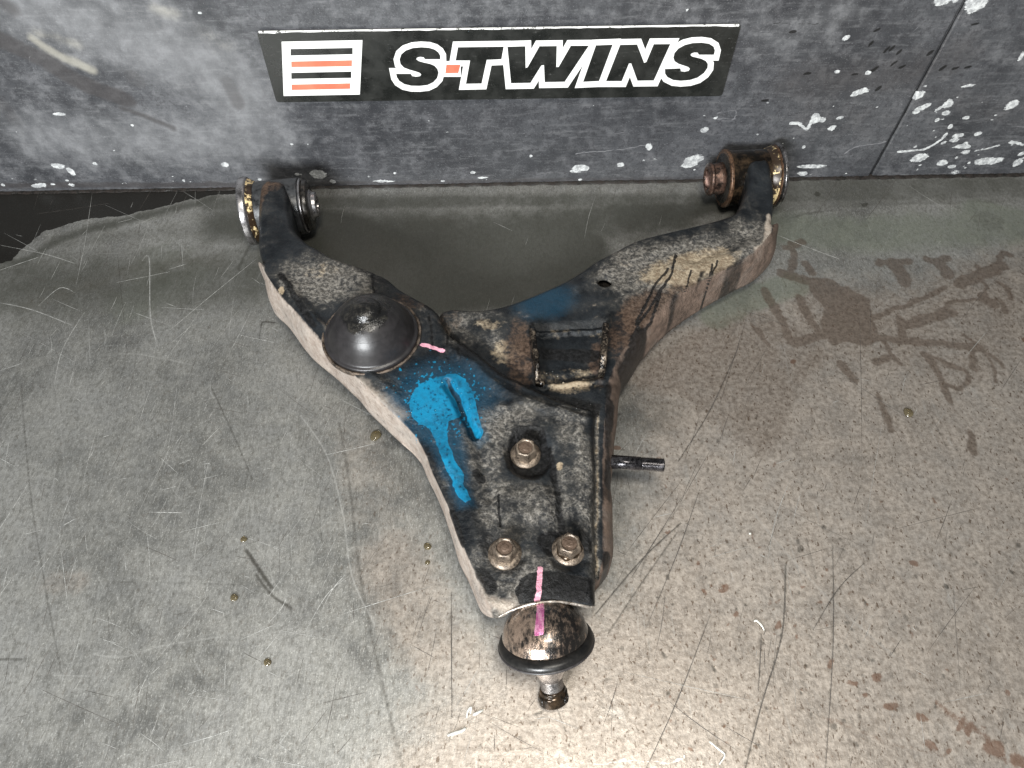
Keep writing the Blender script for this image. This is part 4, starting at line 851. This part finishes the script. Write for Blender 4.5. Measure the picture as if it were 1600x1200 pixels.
# bracket lugs on the side plate
def lug(px0, py0, px1, py1, zt, th_, mat):
    a = az(px0, py0, zt); b = az(px1, py1, zt-.002); a = Vector((a[0], a[1], 0)); b = Vector((b[0], b[1], 0)); d = (b-a); L = d.length; d.normalize(); nn = Vector((-d.y, d.x, 0))
    prof = []
    for k in range(17):
        t = k/16; x = L*t; e = min(t, 1-t)*2; z = .044+(zt-.044)*(1-(1-min(1, e*2.2))**2.4)
        prof.append((x, z))
    V = []; Fc = []; bw = .0008
    rows = [(-th_/2, 0), (-th_/2, .0009), (-th_/2+bw, 0), (th_/2-bw, 0), (th_/2, .0009), (th_/2, 0)]
    offs_ = [(-th_/2, 'b'), (-th_/2, 's'), (-th_/2+bw, 't'), (th_/2-bw, 't'), (th_/2, 's'), (th_/2, 'b')]
    for x, z in prof:
        for o_, kd in offs_:
            zz = .040 if kd == 'b' else (z-.0009 if kd == 's' else z); V.append(a+d*x+nn*o_+Vector((0, 0, zz)))
    for i in range(16):
        for k in range(5): Fc.append((i*6+k, i*6+k+1, i*6+k+7, i*6+k+6))
    Fc += [(0, 1, 2, 3, 4, 5), tuple(16*6+k for k in range(6))[::-1]]
    o = mk('bracket_lug', V, Fc, mat, arm, True)
    bm = bmesh.new(); bm.from_mesh(o.data); bmesh.ops.recalc_face_normals(bm, faces=bm.faces)
    for e in bm.edges:
        if len(e.link_faces) == 2 and e.calc_face_angle(0) > .6: e.smooth = False
    bm.to_mesh(o.data); bm.free(); return o
MLUG = mat_simple('oily_lug_steel', (.008, .007, .006), (.20, .16, .12), .16, .36, .5, 110, .0012, .9, .46, .66)
lug(830, 496, 842, 592, .0635, .0038, MLUG); lug(948, 490, 942, 574, .0660, .0046, MLUG)
pn = az(846, 597, .052)
lathe('rivet', Vector(pn)-Vector((0, 0, .004)), (0, 0, 1), [(0, .0030), (.003, .0030), (.0045, .0026), (.0055, .0016), (.0058, .00001)], MLUG, arm, 24)

# threaded stud on the right
a = Vector(az(946, 721, .036)); b = Vector(az(1038, 727, .036)); Ls = (b-a).length; R = .0050; prof = [(0, R), (Ls*.60, R), (Ls*.605, R*.93)]
n_t = 15
for k in range(n_t):
    t0 = Ls*.62+(Ls*.37)*k/n_t; dt = Ls*.37/n_t; prof += [(t0, R*.86), (t0+dt*.5, R*1.0)]
prof += [(Ls*.992, R*.85), (Ls, R*.70)]
ts = lathe('threaded_stud', a, b-a, prof, mat_simple('oily_thread', (.008, .008, .009), (.10, .095, .10), .16, .34, .75, 160, .0004, .6), arm, 32)
# ------------------------------------------------------------------ bushings
def lab(o, s): o['label'] = s; return o
yaw = math.radians(7); axL = Vector((math.cos(yaw), math.sin(yaw), 0)); cL = Vector((-.232, -.0655, .0312))
B0 = lathe('bushing', cL, axL, rnd([(-.002, .012), (-.002, .0255), (.042, .0255), (.042, .019), (.036, .018)], .0012), mat_simple('black_greasy_tube', (.008, .009, .010), (.05, .052, .055), .25, .45, .1, 70, .0008, .6), arm, 96)
lab(B0, 'left bushing')
lathe('washer', cL-axL*.0098, axL, rnd([(0, .012), (0, .0300), (.0012, .0312), (.0060, .0306), (.0075, .0290), (.0075, .020)], .0007), MZNC, B0, 96)
lathe('rubber_lip', cL-axL*.0030, axL, rnd([(0, .02), (0, .0262), (.0022, .0268), (.0040, .0258), (.004, .02)], .0008), MBLK, B0, 96)
lathe('worn_face', cL-axL*.0024, axL, rnd([(0, .0225), (.0, .0290), (.0052, .0258), (.0054, .0232)], .0003), MGLD, B0, 96)
lathe('outer_flange', cL+axL*.0440, axL, rnd([(0, .012), (0, .0222), (.0016, .0232), (.0050, .0226), (.0056, .021), (.0056, .012)], .0006), MBLK, B0, 96)
lathe('flange_edge', cL+axL*.0422, axL, rnd([(0, .018), (0, .0246), (.0018, .0250), (.0022, .0240), (.0022, .018)], .0004), MZNC, B0, 96)
lathe('inner_sleeve', cL+axL*.040, axL, rnd([(0, .008), (0, .0142), (.006, .0150), (.010, .0140), (.0115, .0120), (.0150, .0118), (.0155, .0105), (.0155, .0070), (.008, .0068)], .0008), MZNC, B0, 64)
yaw = math.radians(3); axR = Vector((math.cos(yaw), math.sin(yaw), 0)); cR = Vector((.222, -.031, .0305))
B1 = lathe('bushing', cR, axR, rnd([(-.018, .019), (-.0192, .0262), (-.0175, .0268), (-.014, .0258), (-.010, .0252), (.028, .0250), (.028, .012)], .0009), MRST, arm, 96)
lab(B1, 'copper brown right bushing')
lathe('copper_rim', cR-axR*.0194, axR, rnd([(0, .0225), (-.0004, .0258), (.0006, .0269), (.003, .0268), (.0036, .025)], .0006), MCOP, B1, 96)
lathe('rubber_core', cR-axR*.0202, axR, rnd([(0, .0225), (.002, .0235), (.010, .0205)], .0004)+[(.010, .008)], MBLK, B1, 72)
lathe('inner_sleeve', cR-axR*.0345, axR, rnd([(.006, .0085), (.0005, .0092), (0, .0118), (.0012, .0150), (.0035, .0154), (.0045, .0140), (.010, .0146), (.014, .0152)], .0005), mat_simple('copper_rusted_sleeve', (.02, .015, .013), (.16, .095, .07), .25, .45, .6, 110, .0008, .6), B1, 72)
lathe('sleeve_bore', cR-axR*.0332, axR, [(0, .0092), (.0, .0091), (.004, .0088), (.004, .00001)], mat_simple('pink_rust', (.10, .05, .035), (.45, .29, .24), .35, .5, .4, 150, .0006, .6), B1, 48)
lathe('end_flange', cR+axR*.0282, axR, rnd([(0, .012), (0, .0268), (.0014, .0302), (.0038, .0302), (.0046, .0286), (.0046, .012)], .0006), MZNC, B1, 96)
lathe('rusty_ring', cR+axR*.0262, axR, rnd([(0, .02), (0, .0262), (.0018, .0286), (.0022, .0262)], .0004), MCOP, B1, 96)
lathe('worn_face', cR+axR*.0190, axR, rnd([(0, .0240), (.0002, .0252), (.0072, .0278), (.0074, .0240)], .0003), MGLD, B1, 96)

# ------------------------------------------------------------------ ball joint
capc = Vector(az(850, 978, .0475)); tip = Vector(az(866, 1099, .0045)); ax = (tip-capc); LJ = ax.length; ax.normalize()
t_ = NT('greasy_rusted_cap'); n_ = t_.noise(170, 6, .72); n5 = t_.noise(600, 4, .7)
pk, = [t_.attr('bj')[0]]
sx_ = t_.n('ShaderNodeSeparateXYZ'); t_.t.links.new(t_.co, sx_.inputs[0])
n6 = t_.noise(260, 5, .7, t_.map((1.6, .6, 1), (0, 0, -.5)))
cc = t_.mix(t_.step(t_.m2('ADD', t_.m2('MULTIPLY', n_, .35), t_.m2('SUBTRACT', t_.m2('MULTIPLY', n6, .65), t_.m2('MULTIPLY', sx_.outputs[0], 3.4))), .38, .56), (.018, .015, .013), (.34, .25, .19))
cc = t_.mix(t_.m2('MULTIPLY', t_.edge(pk, n5, 1.1, .38, .62), .92), cc, t_.mix(t_.step(n6, .4, .6), (.62, .14, .36), (.92, .42, .62)))
t_.out(cc, t_.mixf(t_.step(n5, .4, .6), .2, .32), .6, t_.bump(t_.m2('ADD', n_, n5), .0007, .4), None, .9)
cp = [(-.0155, .00001), (-.0153, .004), (-.0146, .008), (-.0133, .0118), (-.0112, .0155), (-.0083, .0192), (-.0047, .0224), (-.001, .0247), (.003, .0258), (.0045, .0262), (.0052, .0258), (.0052, .019)]
cap = lathe('ball_joint_cap', capc, ax, cp, t_.m, arm, 128)
# finer mesh for the paint dab
bm = bmesh.new(); bm.from_mesh(cap.data); bmesh.ops.remove_doubles(bm, verts=bm.verts, dist=1e-6); bmesh.ops.subdivide_edges(bm, edges=bm.edges, cuts=3, use_grid_fill=True, smooth=.0); bm.to_mesh(cap.data); bm.free()
cap.data.polygons.foreach_set('use_smooth', [True]*len(cap.data.polygons))
vv_ = np.zeros(len(cap.data.vertices)*3); cap.data.vertices.foreach_get('co', vv_); vv_ = vv_.reshape(-1, 3)
pa = Vector(az(844, 952, .062)); pb = Vector(az(842, 1003, .052))
dx_ = (vv_[:, 0]-np.interp(vv_[:, 1], [pb.y, pa.y], [pb.x-.0003, pa.x+.0002])); wdt = np.interp(vv_[:, 1], [pb.y, pa.y], [.0032, .0026])
mk_ = (1-smooth((np.abs(dx_)-wdt*.6)/(wdt*.5)))*smooth((vv_[:, 1]-(pb.y-.001))/.002)
at_ = cap.data.attributes.new('bj', 'FLOAT_VECTOR', 'POINT'); at_.data.foreach_set('vector', np.stack([mk_, mk_*0, mk_*0], 1).astype(np.float32).ravel())
ball = lathe('ball_joint_boot', capc, ax, [tuple(p) for p in curve2(np.array([(.004, .020), (.0058, .0235), (.0075, .0275), (.0098, .0290), (.0125, .0285), (.0155, .0255), (.0185, .0215), (.0212, .0165), (.0235, .0125), (.0250, .0108), (.0256, .0090)]), 3)], MBOOT, arm, 96)
lathe('boot_ring', capc, ax, [(.0118+.0009*math.cos(a_), .0287+.0010*math.sin(a_)) for a_ in np.linspace(0, 2*math.pi, 13)], MRUB, ball, 96)
pr = [(.0225, .0120), (.0250, .0122), (.0275, .0112), (.0365, .0070)]
z0 = .0375; zz1 = LJ
nt = 13
for k in range(nt):
    t0 = z0+(zz1-.0016-z0)*k/nt; dt = (zz1-.0016-z0)/nt; pr += [(t0, .0064+.0010*k/nt), (t0+dt*.5, .0070+.0010*k/nt)]
pr += [(zz1-.0012, .0062), (zz1, .0048), (zz1+.0001, .00001)]
stud = lathe('ball_stud', capc, ax, pr, MSTL, arm, 64)
e1, e2, a_ = frame(ax)
nutp = [(LJ-.0125, .0072), (LJ-.0115, .0082), (LJ-.0095, .0078), (LJ-.0085, .0088), (LJ-.0025, .0090), (LJ-.0012, .0080), (LJ-.0004, .0062), (LJ-.0002, .0045)]
lathe('stud_end', capc, ax, rnd(nutp, .0005), MRST, stud, 64, fn=lambda t, th: 1+(.06*math.cos(2*th+.6) if t > LJ-.0105 else 0))
for s in (-1, 1):
    v = (Vector((s*.93, -.25, .35))); v -= ax*v.dot(ax); v.normalize()
    hole = lathe('cotter_hole', capc+ax*(LJ-.0055)+v*.0080, v, rnd([(0, .0030), (.0010, .0031), (.0014, .0026), (.0014, .0019), (.0002, .0017)], .0003)+[(.0002, .00001)], MBLK, stud, 28)
# bare bright edge of the plate over the ball joint
lp = [on(x, y, zA) for x, y in [(779, 958), (792, 952), (808, 946.5), (824, 942.5), (840, 939.5), (860, 937.5), (880, 938.5), (900, 941), (917, 943.5), (929, 942)]]
lz = [-.0062, -.0042, -.003, -.0022, -.002, -.002, -.002, -.0026, -.0036, -.0062]
lp = curve2(np.array([p+np.array([0, -.0004, z]) for p, z in zip(lp, lz)]), 6); V = []; Fc = []; n = 10
for i, p in enumerate(lp):
    w = .0013*(1 if 4 < i < len(lp)-5 else .6)*rng.uniform(.9, 1.1)
    for k in range(n): th = 2*math.pi*k/n; V.append(p+np.array([0, w*.8*math.cos(th), w*math.sin(th)]))
for i in range(len(lp)-1):
    for k in range(n): Fc.append((i*n+k, i*n+(k+1) % n, (i+1)*n+(k+1) % n, (i+1)*n+k))
mk('bare_lip', V, Fc, mat_simple('bare_lip_steel', (.16, .12, .09), (.62, .58, .53), .28, .45, .6, 260, .0004, .5), arm)
print('arm', time.time()-T0)

#SMALL#
# ------------------------------------------------------------------ oil droplets and swarf
t_ = NT('amber_oil'); t_.b.inputs['Base Color'].default_value = (.30, .25, .15, 1); t_.b.inputs['Roughness'].default_value = .06
t_.b.inputs['Transmission Weight'].default_value = .75; t_.b.inputs['IOR'].default_value = 1.46; MOIL = t_.m
drops = [(587, 681, 9, 'oil droplet on the floor left of the arm, below the tan edge'), (381, 843, 5, 'small oil droplet on the floor above the short dark scratches'), (366, 934, 6, 'oil droplet on the floor at the left, below the short dark scratches'), (418, 1035, 6, 'oil droplet on the floor at lower left, lowest of the drops'),
         (668, 854, 6, 'oil droplet beside the narrow waist of the arm, upper of two'), (668, 879, 4, 'tiny oil droplet beside the narrow waist of the arm, lower of two'), (1419, 645, 8, 'oil droplet on the brown stained floor at the right')]
for x, y, r, l in drops:
    p = az(x, y, 0); k = np.linalg.norm(az(x+1, y, 0)-az(x, y, 0)); R = r*k
    o = lathe('oil_droplet', (p[0], p[1], .0003), (0, 0, 1), [(0, R), (R*.12, R*.97), (R*.25, R*.85), (R*.36, R*.62), (R*.43, R*.33), (R*.45, .00001)], MOIL, None, 28, fn=lambda t, th: 1+.08*math.sin(2*th+r)+.05*math.sin(3*th), sharp=False)
    tag(o, l, 'oil droplet', 'oil droplets on the floor')
# wet beads on the painted plate and on the brown side wall
bead_specs = []
for i in range(170):
    a_r = rng.uniform(0, 6.28); r = rng.uniform(0, 1)**.6; bead_specs.append((695+58*r*math.cos(a_r), 632+44*r*math.sin(a_r), zA, .0007))
for i in range(22):
    t = rng.random(); bead_specs.append((682+50*t+rng.normal(0, 4), 680+100*t, zA, .0007))
for i in range(16):
    t = rng.random(); bead_specs.append((738+14*t+rng.normal(0, 3), 620+60*t, zA, .0007))
for i in range(50): bead_specs.append((rng.uniform(850, 935), rng.uniform(575, 635), zB if rng.random() < .6 else zA, .0007))
Vb = []; Fb = []
for (x, y, zf, R) in bead_specs:
    p = on(x, y, zf); R *= rng.uniform(.7, 1.35); k0 = len(Vb)
    for (h, q_) in ((-.0001, 1.), (R*.16, .8), (R*.27, .4)):
        for k in range(7): th = 2*math.pi*k/7; Vb.append((p[0]+R*q_*math.cos(th), p[1]+R*q_*1.2*math.sin(th), p[2]+h))
    Vb.append((p[0], p[1], p[2]+R*.30))
    for j in range(2):
        for k in range(7): Fb.append((k0+j*7+k, k0+j*7+(k+1) % 7, k0+(j+1)*7+(k+1) % 7, k0+(j+1)*7+k))
    for k in range(7): Fb.append((k0+14+k, k0+14+(k+1) % 7, k0+21))
t_ = NT('clear_wet_bead'); t_.b.inputs['Base Color'].default_value = (.9, .95, 1, 1); t_.b.inputs['Roughness'].default_value = .04; t_.b.inputs['Transmission Weight'].default_value = 1; t_.b.inputs['IOR'].default_value = 1.4
tag(mk('wet_beads', Vb, Fb, t_.m, arm, True), kind='stuff')

MSWF = mat_simple('pale_swarf', (.55, .55, .5), (.85, .85, .8), .3, .5, .3, 300, .0003, .4)
def swarf(px, w, label):
    P3 = [az(x, y, .0008) for x, y in px]; C_ = curve2(np.array(P3), 6); V = []; Fc = []; n = 8
    for i, p in enumerate(C_):
        d = C_[min(i+1, len(C_)-1)]-C_[max(i-1, 0)]; d /= np.linalg.norm(d); s = np.array([-d[1], d[0], 0]); f_ = math.sin(math.pi*(.12+.76*i/(len(C_)-1)))**.5
        lift = .0006*math.sin(math.pi*i/(len(C_)-1))
        for k in range(n): th = 2*math.pi*k/n; V.append(p+s*w*f_*math.cos(th)+np.array([0, 0, .45*w*f_*math.sin(th)+lift]))
    for i in range(len(C_)-1):
        for k in range(n): Fc.append((i*n+k, i*n+(k+1) % n, (i+1)*n+(k+1) % n, (i+1)*n+k))
    Fc += [tuple(range(n))[::-1], tuple((len(C_)-1)*n+k for k in range(n))]
    tag(mk('metal_shaving', V, Fc, MSWF, None), label, 'metal shaving', 'pale shavings on the floor')
swarf([(699, 1149), (710, 1146), (722, 1142), (728, 1137)], .0011, 'white curled shaving left of the ball stud, lowest and longest of three')
swarf([(739, 1117), (746, 1114), (755, 1109)], .0009, 'short straight white shaving left of the ball stud tip')
swarf([(729, 1122), (731, 1112), (736, 1105), (735, 1115)], .0007, 'small bent white shaving between the two others left of the stud')
swarf([(1178, 971), (1182, 970), (1190, 978), (1194, 985)], .0007, 'thin hooked white shaving on the floor right of the ball joint')
swarf([(1170, 834), (1174, 834)], .0008, 'tiny white flake beside the pale scratch on the right')
swarf([(1108, 1158), (1122, 1170), (1132, 1180), (1124, 1194)], .0006, 'angled pale shaving near the bottom edge right of the stud')
print('done', time.time()-T0)
